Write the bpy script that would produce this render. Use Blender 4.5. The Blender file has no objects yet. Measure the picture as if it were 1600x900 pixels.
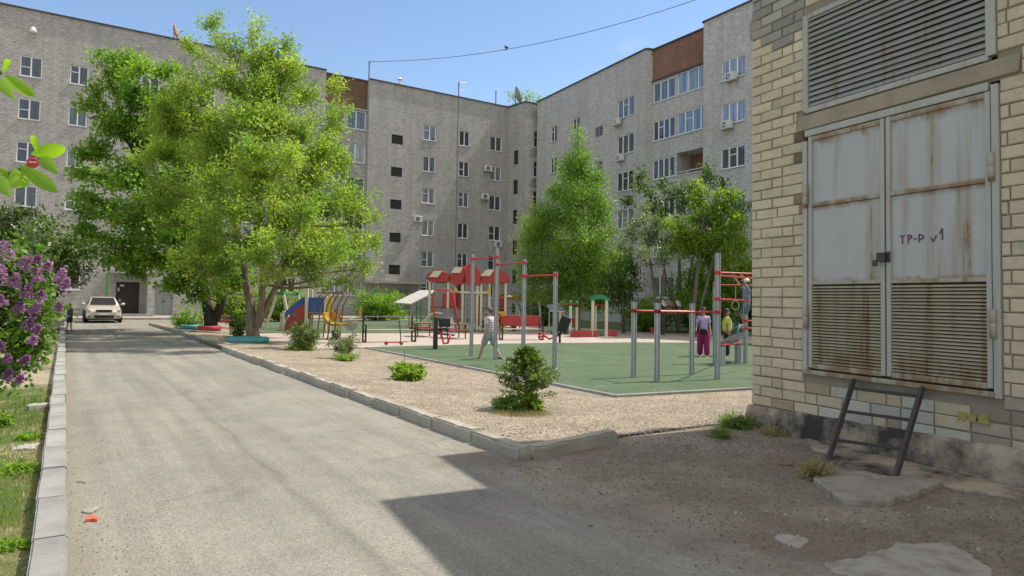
import bpy, bmesh, math, random
import numpy as np
from mathutils import Vector, Matrix, Euler

random.seed(7); rng = np.random.default_rng(11)
C = bpy.context.scene.collection
scn = bpy.context.scene
rad = math.radians

# ------------------------------------------------------------------ camera, sky, sun, exposure
FPX, PCX, PCY, EYE = 1055., 800., 428.5, 1.65
YAW, PITCH, ROLL = rad(33.5), math.atan(40.5/1055), rad(.9)
camd = bpy.data.cameras.new('camera'); cam = bpy.data.objects.new('camera', camd); C.objects.link(cam)
camd.sensor_width = 36; camd.lens = FPX/1600*36; camd.shift_y = -(450-PCY)/1600
camd.clip_end = 3000; camd.clip_start = .05
MC = Matrix.Rotation(-YAW, 3, 'Z') @ Matrix.Rotation(math.pi/2+PITCH, 3, 'X') @ Matrix.Rotation(ROLL, 3, 'Z')
cam.location = (0, 0, EYE); cam.rotation_euler = MC.to_euler(); scn.camera = cam

SUN_EL = rad(57); sdx, sdy = 1.0, -.11
n_ = math.hypot(sdx, sdy); sdx /= n_; sdy /= n_
SUN = Vector((sdx*math.cos(SUN_EL), sdy*math.cos(SUN_EL), math.sin(SUN_EL)))
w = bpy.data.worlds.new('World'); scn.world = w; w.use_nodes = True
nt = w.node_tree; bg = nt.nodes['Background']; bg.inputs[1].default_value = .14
sky = nt.nodes.new('ShaderNodeTexSky'); sky.sky_type = 'NISHITA'; sky.sun_disc = False
sky.sun_elevation = SUN_EL; sky.sun_rotation = math.atan2(sdx, sdy)
sky.air_density = 1.0; sky.dust_density = .15; sky.ozone_density = 3.2; sky.altitude = 0
# thin cirrus; thick unseen clouds overhead and behind are added as fill light
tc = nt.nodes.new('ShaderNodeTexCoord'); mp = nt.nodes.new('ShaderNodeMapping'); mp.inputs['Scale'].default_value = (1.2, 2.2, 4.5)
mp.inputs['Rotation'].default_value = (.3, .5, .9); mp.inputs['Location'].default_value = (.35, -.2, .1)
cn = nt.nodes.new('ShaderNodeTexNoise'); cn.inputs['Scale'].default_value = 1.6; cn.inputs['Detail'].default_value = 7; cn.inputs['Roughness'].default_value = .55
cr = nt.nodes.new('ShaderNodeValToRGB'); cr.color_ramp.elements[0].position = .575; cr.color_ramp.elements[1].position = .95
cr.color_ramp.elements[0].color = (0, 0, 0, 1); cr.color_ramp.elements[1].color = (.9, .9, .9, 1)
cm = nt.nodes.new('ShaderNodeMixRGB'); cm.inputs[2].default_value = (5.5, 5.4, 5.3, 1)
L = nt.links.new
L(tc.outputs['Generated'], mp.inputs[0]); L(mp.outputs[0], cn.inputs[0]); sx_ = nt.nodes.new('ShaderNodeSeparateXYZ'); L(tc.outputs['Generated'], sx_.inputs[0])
hi_ = nt.nodes.new('ShaderNodeMapRange'); hi_.inputs[1].default_value = .46; hi_.inputs[2].default_value = .72; hi_.inputs[3].default_value = 0; hi_.inputs[4].default_value = .335; L(sx_.outputs[2], hi_.inputs[0])  # added cloud cover above the view, brightens the shade
bk_ = nt.nodes.new('ShaderNodeMapRange'); bk_.inputs[1].default_value = -.05; bk_.inputs[2].default_value = -.5; bk_.inputs[3].default_value = 0; bk_.inputs[4].default_value = .255; L(sx_.outputs[1], bk_.inputs[0])  # added cloud cover behind the camera, out of view, for neutral fill
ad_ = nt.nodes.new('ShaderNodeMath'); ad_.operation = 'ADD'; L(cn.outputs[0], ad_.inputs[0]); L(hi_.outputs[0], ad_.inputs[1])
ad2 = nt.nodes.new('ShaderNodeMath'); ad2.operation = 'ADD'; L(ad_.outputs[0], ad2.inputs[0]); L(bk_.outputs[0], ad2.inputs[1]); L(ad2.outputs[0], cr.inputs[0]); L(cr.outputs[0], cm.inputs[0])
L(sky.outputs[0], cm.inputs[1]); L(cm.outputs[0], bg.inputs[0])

sd = bpy.data.lights.new('sun', 'SUN'); so = bpy.data.objects.new('sun', sd); C.objects.link(so)
sd.energy = 3.6; sd.angle = rad(.5); sd.color = (1, .96, .90)
so.rotation_euler = (-SUN).to_track_quat('-Z', 'Y').to_euler(); so.location = (20, -5, 40)
scn.view_settings.view_transform = 'Standard'; scn.view_settings.look = 'None'
scn.view_settings.exposure = 0.48; scn.view_settings.gamma = 1
scn.view_settings.use_white_balance = True; scn.view_settings.white_balance_temperature = 6900; scn.view_settings.white_balance_tint = 10
scn.cycles.max_bounces = 6; scn.cycles.transparent_max_bounces = 8; scn.cycles.transmission_bounces = 4

# ------------------------------------------------------------------ picking points of the real place
def ray(x, y): return MC @ Vector(((x-PCX)/FPX, -(y-PCY)/FPX, -1))
CAM = Vector((0, 0, EYE))
def G(x, y, z=0.):
    d = ray(x, y); return CAM + d*((z-EYE)/d.z)
def HZ(base, y, x=None):            # height above ground at pixel y, over a ground point given as (px, py)
    g = G(*base); d = ray(base[0] if x is None else x, y)
    return EYE + d.z*math.hypot(g.x, g.y)/math.hypot(d.x, d.y)
CR = Vector((math.cos(YAW), -math.sin(YAW), 0)); CF = Vector((math.sin(YAW), math.cos(YAW), 0))
def depth(p): return -(MC.transposed() @ (Vector(p)-CAM)).z
def PD(x, y, dep): return CAM + ray(x, y)*dep          # point at a given depth
def onto(P0, P1, x, y):             # point of a wall (u along it, v up)
    d = (Vector(P1)-Vector(P0)); d.z = 0; d.normalize(); n = Vector((d.y, -d.x, 0))
    r = ray(x, y); t = (Vector((P0[0], P0[1], 0))-Vector((0, 0, 0))).dot(n)/r.dot(n); p = CAM + r*t
    return (p-Vector((P0[0], P0[1], 0))).dot(d), p.z

# ------------------------------------------------------------------ materials
MATS = {}
def newmat(name):
    m = bpy.data.materials.new(name); m.use_nodes = True; MATS[name] = m
    return m, m.node_tree, m.node_tree.nodes['Principled BSDF']
def nd(nt, t, **k):
    n = nt.nodes.new(t)
    for a, b in k.items():
        if a in n.inputs: n.inputs[a].default_value = b
        else: setattr(n, a, b)
    return n
def col4(c): return (c[0], c[1], c[2], 1)
def coords(nt, kind='Object', scale=(1, 1, 1)):
    t = nd(nt, 'ShaderNodeTexCoord'); m = nd(nt, 'ShaderNodeMapping'); m.inputs['Scale'].default_value = scale
    nt.links.new(t.outputs[kind], m.inputs[0]); return m.outputs[0]
def noise(nt, vec, scale, detail=4, rough=.6):
    n = nd(nt, 'ShaderNodeTexNoise', Scale=scale, Detail=detail, Roughness=rough)
    if vec is not None: nt.links.new(vec, n.inputs['Vector'])
    return n.outputs[0]
def ramp(nt, fac, stops):
    r = nd(nt, 'ShaderNodeValToRGB'); e = r.color_ramp.elements
    while len(e) < len(stops): e.new(.5)
    for i, (p, c) in enumerate(stops):
        e[i].position = p; e[i].color = col4(c) if hasattr(c, '__len__') else (c, c, c, 1)
    nt.links.new(fac, r.inputs[0]); return r.outputs[0]
def mix(nt, fac, a, b, mode='MIX'):
    m = nd(nt, 'ShaderNodeMixRGB', blend_type=mode)
    for i, v in ((0, fac), (1, a), (2, b)):
        if isinstance(v, (int, float)): m.inputs[i].default_value = v if i == 0 else (v, v, v, 1)
        elif isinstance(v, (tuple, list)): m.inputs[i].default_value = col4(v)
        else: nt.links.new(v, m.inputs[i])
    return m.outputs[0]
def math_(nt, op, a, b=0.):
    m = nd(nt, 'ShaderNodeMath', operation=op)
    for i, v in ((0, a), (1, b)):
        if isinstance(v, (int, float)): m.inputs[i].default_value = v
        else: nt.links.new(v, m.inputs[i])
    return m.outputs[0]
def bump(nt, bsdf, h, strength=.3, dist=.02):
    b = nd(nt, 'ShaderNodeBump', Strength=strength, Distance=dist)
    nt.links.new(h, b.inputs['Height']); nt.links.new(b.outputs[0], bsdf.inputs['Normal'])
def paint(name, c, rough=.5, dirt=.25, metal=0, scale=6., bumps=.08, dirtcol=(.12, .1, .07)):
    m, nt, b = newmat(name)
    v = coords(nt); n = noise(nt, v, scale, 6, .65)
    f = ramp(nt, n, [(.42, 0), (.75, dirt)])
    c2 = mix(nt, noise(nt, v, scale*7, 3), tuple(x*.88 for x in c), tuple(min(1, x*1.1) for x in c))
    nt.links.new(mix(nt, f, c2, dirtcol), b.inputs['Base Color'])
    b.inputs['Roughness'].default_value = rough; b.inputs['Metallic'].default_value = metal
    bump(nt, b, noise(nt, v, scale*9, 3), bumps, .01)
    return m

def brickwall(name, c1, c2, mortar, bw=.26, bh=.088, ms=.012, noisec=(.45, .43, .4), stain=.5, seed=0., bstr=.6):
    m, nt, b = newmat(name)
    t = nd(nt, 'ShaderNodeTexCoord'); s = nd(nt, 'ShaderNodeSeparateXYZ'); nt.links.new(t.outputs['Object'], s.inputs[0])
    cx = nd(nt, 'ShaderNodeCombineXYZ'); nt.links.new(math_(nt, 'ADD', s.outputs[0], s.outputs[1]), cx.inputs[0]); nt.links.new(s.outputs[2], cx.inputs[1])
    br = nd(nt, 'ShaderNodeTexBrick', Scale=1.0); br.inputs['Color1'].default_value = col4(c1); br.inputs['Color2'].default_value = col4(c2)
    br.inputs['Mortar'].default_value = col4(mortar); br.inputs['Mortar Size'].default_value = ms; br.inputs['Brick Width'].default_value = bw; br.inputs['Row Height'].default_value = bh
    br.inputs['Mortar Smooth'].default_value = .2; br.inputs['Bias'].default_value = -.1
    # uneven courses
    wv = noise(nt, cx.outputs[0], .8, 3); off = math_(nt, 'MULTIPLY', wv, .04)
    c3 = nd(nt, 'ShaderNodeCombineXYZ'); nt.links.new(off, c3.inputs[1])
    va = nd(nt, 'ShaderNodeVectorMath', operation='ADD'); nt.links.new(cx.outputs[0], va.inputs[0]); nt.links.new(c3.outputs[0], va.inputs[1])
    nt.links.new(va.outputs[0], br.inputs['Vector'])
    # individual patches: stretched noise = lighter and darker courses
    mp = nd(nt, 'ShaderNodeMapping'); mp.inputs['Scale'].default_value = (2.2, 9.5, 1); mp.inputs['Location'].default_value = (seed, seed, seed)
    nt.links.new(cx.outputs[0], mp.inputs[0])
    n1 = noise(nt, mp.outputs[0], 1.0, 5, .75)
    c = mix(nt, 1, br.outputs[0], ramp(nt, n1, [(.3, .78), (.5, 1.), (.7, 1.2)]), 'MULTIPLY')
    n2 = noise(nt, cx.outputs[0], .22, 5, .6)
    c = mix(nt, ramp(nt, n2, [(.42, 0), (.7, stain)]), c, tuple(x*.55 for x in noisec))
    ms_ = nd(nt, 'ShaderNodeMapping'); ms_.inputs['Scale'].default_value = (1.3, .09, 1); ms_.inputs['Location'].default_value = (seed*3, 0, 0); nt.links.new(cx.outputs[0], ms_.inputs[0])
    n4 = noise(nt, ms_.outputs[0], 1.5, 6, .65); c = mix(nt, 1, c, ramp(nt, n4, [(.38, .9), (.55, 1.01), (.7, 1.05)]), 'MULTIPLY')
    n3 = noise(nt, cx.outputs[0], .5, 4, .6)
    c = mix(nt, ramp(nt, n3, [(.5, 0), (.75, .25)]), c, noisec)
    nt.links.new(c, b.inputs['Base Color']); b.inputs['Roughness'].default_value = .93
    h = mix(nt, .5, br.outputs[1], n1); inv = math_(nt, 'SUBTRACT', n1, math_(nt, 'MULTIPLY', br.outputs[1], .8))
    bump(nt, b, inv, bstr, .03)
    return m

M = {}
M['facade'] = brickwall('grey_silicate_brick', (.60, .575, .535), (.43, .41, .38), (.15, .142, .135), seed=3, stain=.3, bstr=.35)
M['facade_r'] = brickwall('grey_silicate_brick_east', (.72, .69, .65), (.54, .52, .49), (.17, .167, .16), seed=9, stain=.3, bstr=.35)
M['redbrick'] = brickwall('red_brick', (.36, .17, .115), (.26, .13, .09), (.18, .12, .09), seed=5, noisec=(.25, .12, .08))
M['brownbrick'] = brickwall('brown_brick', (.26, .15, .075), (.2, .12, .06), (.12, .09, .06), seed=6, noisec=(.2, .13, .08))
M['coping'] = paint('roof_coping_sheet', (.06, .055, .055), .6, .2)
M['roof'] = paint('bitumen_roof', (.08, .08, .08), .9, .2)
M['pvc'] = paint('white_window_plastic', (.86, .87, .88), .35, .12, bumps=.0)
M['oldframe'] = paint('old_grey_window_wood', (.38, .36, .33), .6, .4)
M['sill'] = paint('white_sheet_sill', (.6, .6, .6), .5, .3)
M['interior'] = paint('dark_stairwell', (.035, .033, .03), .9, .2)
M['concrete'] = None

def glass(name, base, tint=1.):
    m, nt, b = newmat(name)
    oi = nd(nt, 'ShaderNodeObjectInfo'); v = coords(nt, scale=(5, 1, .25))
    cur = ramp(nt, noise(nt, v, 2.2, 3), [(.35, .35), (.65, 1.)])
    r = ramp(nt, oi.outputs['Random'], [(0., (.012, .014, .018)), (.5, base), (.72, tuple(min(1, x*2.) for x in base)), (1., (.42, .40, .37))])
    nt.links.new(mix(nt, 1, r, cur, 'MULTIPLY'), b.inputs['Base Color'])
    b.inputs['Roughness'].default_value = .04; b.inputs['IOR'].default_value = 1.65
    b.inputs['Coat Weight'].default_value = .6; b.inputs['Coat Roughness'].default_value = .03
    # slightly wavy panes
    bump(nt, b, noise(nt, coords(nt, scale=(1, 1, 1)), .9, 1), .04, .05)
    return m
M['glass'] = glass('window_pane', (.085, .095, .11))
M['glass_blue'] = glass('balcony_pane', (.14, .20, .28))

# asphalt with dusty tracks, turning to dirt on the right in front
def road_mat():
    m, nt, b = newmat('worn_asphalt')
    t = nd(nt, 'ShaderNodeTexCoord'); v = t.outputs['Object']
    s = nd(nt, 'ShaderNodeSeparateXYZ'); nt.links.new(v, s.inputs[0])
    vo = nd(nt, 'ShaderNodeTexVoronoi', Scale=75.); nt.links.new(v, vo.inputs['Vector'])
    agg = ramp(nt, vo.outputs['Color'], [(0, .72), (.5, .97), (1, 1.25)])
    n1 = noise(nt, v, 1.1, 8, .65); n2 = noise(nt, v, .3, 4, .6)
    base = ramp(nt, n1, [(.3, (.21, .20, .178)), (.7, (.31, .292, .255))])
    base = mix(nt, ramp(nt, n2, [(.4, 0), (.65, .5)]), base, (.33, .30, .24))
    # tracks: a soft darker seam running down the drive
    tr = nd(nt, 'ShaderNodeMapping'); tr.inputs['Scale'].default_value = (2.2, .1, 1); nt.links.new(v, tr.inputs[0])
    n3 = noise(nt, tr.outputs[0], 1.6, 4)
    base = mix(nt, 1, base, ramp(nt, n3, [(.35, .86), (.6, 1.07)]), 'MULTIPLY')
    seam = math_(nt, 'ABSOLUTE', math_(nt, 'SUBTRACT', s.outputs[0], math_(nt, 'ADD', 1.55, math_(nt, 'MULTIPLY', noise(nt, v, .5, 2), .3))))
    base = mix(nt, 1, base, ramp(nt, seam, [(0., .80), (.06, .97), (.2, 1.)]), 'MULTIPLY')
    base = mix(nt, 1, mix(nt, 1, base, agg, 'MULTIPLY'), (.92, .92, .91), 'MULTIPLY')
    # sparse dark and light grains
    v2 = nd(nt, 'ShaderNodeTexVoronoi', Scale=22.); nt.links.new(v, v2.inputs['Vector'])
    sp = ramp(nt, v2.outputs['Distance'], [(.0, 1), (.10, 1), (.16, 0)]); sel = ramp(nt, noise(nt, v, 9, 2), [(.52, 0), (.6, 1)])
    base = mix(nt, math_(nt, 'MULTIPLY', math_(nt, 'MULTIPLY', sp, sel), .6), base, (.09, .085, .08))
    # dirt in the right front
    dirt = mix(nt, noise(nt, v, 14, 6, .8), (.10, .082, .06), (.30, .25, .185))
    dirt = mix(nt, ramp(nt, noise(nt, v, .9, 5, .7), [(.45, 0), (.62, .8)]), dirt, (.31, .27, .21))
    dirt = mix(nt, 1, dirt, agg, 'MULTIPLY')
    edge = math_(nt, 'ADD', s.outputs[0], math_(nt, 'MULTIPLY', math_(nt, 'SUBTRACT', noise(nt, v, 1.6, 7, .7), .5), 2.2))
    edge = math_(nt, 'ADD', edge, math_(nt, 'MULTIPLY', s.outputs[1], .1))
    f1 = ramp(nt, math_(nt, 'MULTIPLY', edge, .1), [(.37, 0), (.43, 1)])
    f2 = ramp(nt, math_(nt, 'MULTIPLY', s.outputs[1], .1), [(.62, 1), (.66, 0)])
    f = math_(nt, 'MULTIPLY', f1, f2)
    vc = nd(nt, 'ShaderNodeTexVoronoi', Scale=.55, feature='DISTANCE_TO_EDGE'); wv = nd(nt, 'ShaderNodeVectorMath', operation='ADD'); nn_ = nd(nt, 'ShaderNodeTexNoise', Scale=2.2, Detail=6.); nt.links.new(v, nn_.inputs['Vector'])
    sc_ = nd(nt, 'ShaderNodeVectorMath', operation='SCALE'); sc_.inputs['Scale'].default_value = .5; nt.links.new(nn_.outputs['Color'], sc_.inputs[0]); nt.links.new(v, wv.inputs[0]); nt.links.new(sc_.outputs[0], wv.inputs[1]); nt.links.new(wv.outputs[0], vc.inputs['Vector'])
    ck = math_(nt, 'MULTIPLY', ramp(nt, vc.outputs['Distance'], [(0, 1), (.006, .8), (.014, 0)]), ramp(nt, noise(nt, v, .45, 3), [(.5, 0), (.6, .45)]))
    base = mix(nt, ck, base, (.12, .11, .095))
    # dust along the left kerb
    el = ramp(nt, math_(nt, 'ADD', s.outputs[0], math_(nt, 'MULTIPLY', noise(nt, v, 2.5, 6), .5)), [(.22, .75), (.62, 0)])
    base = mix(nt, el, base, mix(nt, noise(nt, v, 30, 4), (.14, .12, .095), (.33, .29, .225)))
    nt.links.new(mix(nt, f, base, dirt), b.inputs['Base Color']); b.inputs['Roughness'].default_value = .95
    hh = mix(nt, f, math_(nt, 'MULTIPLY', vo.outputs['Distance'], .5), noise(nt, v, 28, 7, .8)); bump(nt, b, hh, .55, .015)
    return m
M['road'] = road_mat()
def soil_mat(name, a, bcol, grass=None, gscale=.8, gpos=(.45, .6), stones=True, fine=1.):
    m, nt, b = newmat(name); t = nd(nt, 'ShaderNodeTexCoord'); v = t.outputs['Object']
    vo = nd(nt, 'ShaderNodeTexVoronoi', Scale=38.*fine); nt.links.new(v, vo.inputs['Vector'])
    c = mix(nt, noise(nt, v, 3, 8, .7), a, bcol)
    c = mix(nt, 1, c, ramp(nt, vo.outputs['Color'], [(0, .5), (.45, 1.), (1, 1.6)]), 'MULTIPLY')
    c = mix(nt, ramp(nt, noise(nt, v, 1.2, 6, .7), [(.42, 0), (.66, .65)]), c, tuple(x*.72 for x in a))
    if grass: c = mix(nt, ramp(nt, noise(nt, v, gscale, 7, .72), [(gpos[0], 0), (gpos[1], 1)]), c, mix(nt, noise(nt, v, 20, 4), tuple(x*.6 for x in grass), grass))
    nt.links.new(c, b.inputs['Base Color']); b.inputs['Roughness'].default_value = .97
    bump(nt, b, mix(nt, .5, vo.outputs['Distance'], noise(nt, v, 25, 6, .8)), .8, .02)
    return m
M['gravel'] = soil_mat('tan_gravel', (.24, .20, .148), (.38, .32, .24))
M['soil'] = soil_mat('bare_soil', (.30, .245, .17), (.36, .30, .21), (.075, .12, .025), .35, (.5, .62))
M['lawnsoil'] = soil_mat('lawn_soil', (.30, .235, .15), (.34, .28, .18), (.10, .15, .03), 1.0, (.36, .52))
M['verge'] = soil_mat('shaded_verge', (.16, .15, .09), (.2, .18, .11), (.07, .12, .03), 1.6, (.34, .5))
M['sand'] = soil_mat('play_sand', (.48, .41, .30), (.52, .45, .33))
def turf_mat():
    m, nt, b = newmat('green_artificial_turf'); t = nd(nt, 'ShaderNodeTexCoord'); v = t.outputs['Object']
    c = mix(nt, noise(nt, v, 55, 5, .8), (.035, .075, .032), (.095, .15, .075))
    c = mix(nt, ramp(nt, noise(nt, v, .8, 7, .7), [(.38, 0), (.7, .65)]), c, (.125, .175, .10))
    c = mix(nt, ramp(nt, noise(nt, v, 3.5, 5, .6), [(.6, 0), (.75, .4)]), c, (.055, .12, .06))
    s = nd(nt, 'ShaderNodeSeparateXYZ'); nt.links.new(v, s.inputs[0]); fr = math_(nt, 'FRACT', math_(nt, 'MULTIPLY', s.outputs[0], .5))
    c = mix(nt, ramp(nt, fr, [(0, .45), (.012, .45), (.02, 0)]), c, (.05, .085, .045))
    c = mix(nt, ramp(nt, noise(nt, v, 1.7, 8, .75), [(.58, 0), (.72, .5)]), c, (.26, .25, .17))
    nt.links.new(c, b.inputs['Base Color']); b.inputs['Roughness'].default_value = .95
    bump(nt, b, noise(nt, v, 120, 3), .6, .01); return m
M['turf'] = turf_mat()
def pavers():
    m, nt, b = newmat('pinkish_pavers'); v = coords(nt)
    br = nd(nt, 'ShaderNodeTexBrick', Scale=1.); nt.links.new(v, br.inputs[0]); br.inputs['Brick Width'].default_value = .4; br.inputs['Row Height'].default_value = .2; br.inputs['Mortar Size'].default_value = .012
    br.inputs['Color1'].default_value = (.42, .33, .28, 1); br.inputs['Color2'].default_value = (.48, .42, .37, 1); br.inputs['Mortar'].default_value = (.25, .2, .17, 1)
    c = mix(nt, ramp(nt, noise(nt, v, 1.2, 6), [(.4, 0), (.7, .5)]), br.outputs[0], (.47, .42, .36))
    nt.links.new(c, b.inputs['Base Color']); b.inputs['Roughness'].default_value = .9; return m
M['pavers'] = pavers()
def concrete(name, c, dark=(.1, .095, .085), f=.5, sc=2., lo=.45, hi=.7):
    m, nt, b = newmat(name); v = coords(nt)
    t = nd(nt, 'ShaderNodeObjectInfo')
    k = mix(nt, noise(nt, v, 40, 5, .8), tuple(x*.8 for x in c), tuple(min(1, x*1.15) for x in c))
    k = mix(nt, ramp(nt, noise(nt, v, sc, 7, .7), [(lo, 0), (hi, f)]), k, dark)
    k = mix(nt, 1, k, ramp(nt, t.outputs['Random'], [(0, .86), (1, 1.08)]), 'MULTIPLY')
    nt.links.new(k, b.inputs['Base Color']); b.inputs['Roughness'].default_value = .93
    bump(nt, b, noise(nt, v, 30, 7, .8), .6, .02); return m
M['kerb'] = concrete('kerb_concrete', (.36, .355, .33), f=.4)
M['kerb_r'] = concrete('old_kerb_concrete', (.42, .39, .32), (.2, .18, .14), f=.5)
M['concrete'] = concrete('grey_concrete', (.36, .34, .30), f=.4)
M['plinth'] = concrete('stained_plinth', (.44, .36, .26), (.045, .04, .035), f=1., sc=1.5, lo=.40, hi=.60)
M['lintel'] = concrete('lintel_concrete', (.42, .36, .26), (.14, .12, .09), f=.5)
M['patch'] = concrete('pale_concrete_patch', (.38, .35, .29), (.13, .11, .09), f=.8, sc=5); M['slab'] = concrete('slab_concrete', (.36, .32, .26), (.12, .105, .085), f=.7, sc=3)

def brick_attr():
    m, nt, b = newmat('yellow_silicate_bricks'); v = coords(nt)
    a = nd(nt, 'ShaderNodeAttribute', attribute_name='tone')
    c = mix(nt, noise(nt, v, 60, 5, .8), .85, 1.12); c = mix(nt, 1, a.outputs[0], c, 'MULTIPLY')
    c = mix(nt, ramp(nt, noise(nt, v, 5, 8, .75), [(.5, 0), (.78, .5)]), c, (.16, .13, .095)); c = mix(nt, ramp(nt, noise(nt, v, 11, 8, .7), [(.56, 0), (.68, .35)]), c, (.62, .57, .46))
    nt.links.new(c, b.inputs['Base Color']); b.inputs['Roughness'].default_value = .95
    bump(nt, b, noise(nt, v, 45, 7, .8), .5, .012); return m
M['bricks'] = brick_attr()
M['mortar'] = concrete('wall_mortar', (.30, .255, .185), f=.45)

def rusty(name, c, amount=.5, streak=True, sc=1., bands=None):
    m, nt, b = newmat(name)
    v = coords(nt, scale=(1, 1, 1)); vs = coords(nt, scale=(4.5*sc, 4.5*sc, .25*sc))
    n1 = noise(nt, vs, 1.3, 7, .6); n2 = noise(nt, v, 3.2, 9, .75); n3 = noise(nt, v, 18, 6, .8)
    k = mix(nt, n2, tuple(x*.78 for x in c), tuple(x*1.12 for x in c))
    k = mix(nt, ramp(nt, n1, [(.5, 0), (.60, .28*amount*2), (.72, .6*amount*2)]), k, (.30, .225, .12))
    f = math_(nt, 'MULTIPLY', ramp(nt, n1, [(.60, 0), (.70, 1)]), ramp(nt, n2, [(.45, 0), (.6, 1)]))
    k = mix(nt, math_(nt, 'MULTIPLY', f, amount*1.8), k, mix(nt, n3, (.10, .035, .012), (.33, .14, .04)))
    if bands:
        sz = nd(nt, 'ShaderNodeSeparateXYZ'); nt.links.new(v, sz.inputs[0]); tot = None
        nb = noise(nt, coords(nt, scale=(3., 3., .8)), 1.6, 6, .7)
        for z0, dz, st in bands:
            a_ = math_(nt, 'ABSOLUTE', math_(nt, 'SUBTRACT', sz.outputs[2], z0)); q_ = math_(nt, 'SUBTRACT', 1., math_(nt, 'DIVIDE', a_, dz)); q_ = math_(nt, 'MULTIPLY', math_(nt, 'MAXIMUM', q_, 0.), st)
            tot = q_ if tot is None else math_(nt, 'MAXIMUM', tot, q_)
        bm_ = math_(nt, 'MULTIPLY', tot, ramp(nt, nb, [(.40, 0), (.58, 1)]))
        k = mix(nt, ramp(nt, bm_, [(.05, 0), (.5, .8)]), k, mix(nt, n3, (.13, .06, .025), (.36, .20, .08)))
    nt.links.new(k, b.inputs['Base Color']); b.inputs['Roughness'].default_value = .62; b.inputs['Metallic'].default_value = .15
    bump(nt, b, n2, .15, .02); return m
M['door_paint'] = rusty('grey_door_paint', (.47, .465, .445), .7, sc=.8, bands=[(3.73, .17, .8), (2.86, .07, .55), (1.95, .05, .5)])
M['door_trim'] = rusty('grey_trim_paint', (.45, .44, .385), .32, sc=2)
M['rust_trim'] = rusty('rust_bitten_trim', (.42, .38, .29), 1.3, sc=.9, bands=[(.86, .12, 1.), (3.7, .05, .7), (2.88, .04, .7)])
M['slat_paint'] = rusty('louvre_paint', (.43, .37, .25), 1.2, sc=1.3, bands=[(.98, .22, .5)])
M['vent_paint'] = rusty('vent_paint', (.36, .36, .335), .6, sc=1.8)
M['dark'] = paint('dark_gap', (.05, .045, .038), .9, .1)
M['ladder'] = paint('dark_brown_steel', (.045, .037, .036), .55, .3)
M['iron'] = paint('black_iron', (.018, .018, .02), .45, .15)
M['alu'] = paint('grey_aluminium_post', (.40, .415, .43), .42, .3, metal=.35)
M['red'] = paint('red_paint', (.56, .02, .03), .35, .12)
M['redp'] = paint('red_play_panel', (.42, .035, .035), .4, .15)
M['cream'] = paint('cream_paint', (.66, .62, .45), .5, .15)
M['yellow'] = paint('yellow_paint', (.68, .42, .03), .4, .15)
M['ochre'] = paint('ochre_fibreglass', (.5, .29, .035), .45, .25)
M['blue'] = paint('blue_plastic', (.015, .09, .36), .35, .12)
M['green'] = paint('green_paint', (.02, .24, .10), .4, .15)
M['greenpipe'] = paint('bright_green_pipe', (.09, .34, .05), .5, .15)
M['teal'] = paint('turquoise_tyre_paint', (.06, .33, .34), .55, .35)
M['redtyre'] = paint('red_tyre_paint', (.40, .03, .04), .55, .35)
M['brownpipe'] = paint('brown_pipe', (.16, .09, .06), .4, .2)
M['wood'] = paint('weathered_wood', (.42, .38, .31), .75, .3)
M['brownwood'] = paint('brown_wood', (.22, .1, .04), .7, .3)
M['white'] = paint('white_paint', (.75, .75, .73), .45, .12)
M['palegrey'] = paint('pale_canopy', (.50, .50, .46), .6, .3)
M['ropes'] = paint('grey_rope', (.32, .34, .36), .9, .2)
M['rubber'] = paint('black_rubber', (.02, .02, .02), .7, .1)
M['steel'] = paint('galvanised_steel', (.4, .4, .42), .35, .25, metal=.7)
M['dish'] = paint('rusty_dish', (.42, .2, .14), .7, .35)
M['dishgrey'] = paint('grey_dish', (.33, .3, .28), .6, .3)
M['acbody'] = paint('air_conditioner_white', (.66, .65, .61), .5, .25)
M['steeldoor'] = paint('grey_steel_door', (.30, .31, .32), .5, .25)
M['darkdoor'] = paint('dark_brown_door', (.035, .02, .02), .4, .2)
M['graffiti'] = paint('purple_marker', (.12, .03, .06), .7, .2, dirtcol=(.3, .3, .3))
M['yellowpaint'] = paint('flaked_yellow_paint', (.36, .29, .05), .9, .85, scale=40, dirtcol=(.34, .29, .2))
M['stone'] = paint('pale_rubble', (.42, .40, .36), .95, .4, scale=20)
M['darkstone'] = paint('dark_grit', (.11, .1, .09), .95, .2, scale=20)
M['litter'] = paint('orange_litter', (.6, .13, .05), .7, .1)

def leafmat(name, a, bcol, trans=.35, yellow=None):
    m, nt, b = newmat(name)
    at = nd(nt, 'ShaderNodeAttribute', attribute_name='tint')
    k = ramp(nt, at.outputs['Fac'], [(0, a), (.8, bcol), (1, yellow or bcol)])
    nt.links.new(k, b.inputs['Base Color']); b.inputs['Roughness'].default_value = .5
    tr = nd(nt, 'ShaderNodeBsdfTranslucent'); k2 = mix(nt, 1, k, (1.5, 1.6, .7), 'MULTIPLY'); nt.links.new(k2, tr.inputs[0])
    ms = nd(nt, 'ShaderNodeMixShader'); ms.inputs[0].default_value = trans
    nt.links.new(b.outputs[0], ms.inputs[1]); nt.links.new(tr.outputs[0], ms.inputs[2])
    nt.links.new(ms.outputs[0], nt.nodes['Material Output'].inputs[0]); return m
M['ash_leaf'] = leafmat('ash_leaves', (.14, .26, .045), (.35, .47, .09), .5, (.50, .54, .17))
M['maple_leaf'] = leafmat('maple_leaves', (.11, .23, .035), (.26, .41, .06), .5, (.16, .27, .03))
M['birch_leaf'] = leafmat('birch_leaves', (.13, .25, .04), (.25, .41, .06), .48, (.19, .32, .04))
M['pale_leaf'] = leafmat('pale_leaves', (.15, .20, .09), (.24, .30, .13), .3, (.36, .40, .25))
M['bright_leaf'] = leafmat('bright_leaves', (.14, .25, .03), (.28, .40, .05), .42, (.31, .38, .05))
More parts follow.
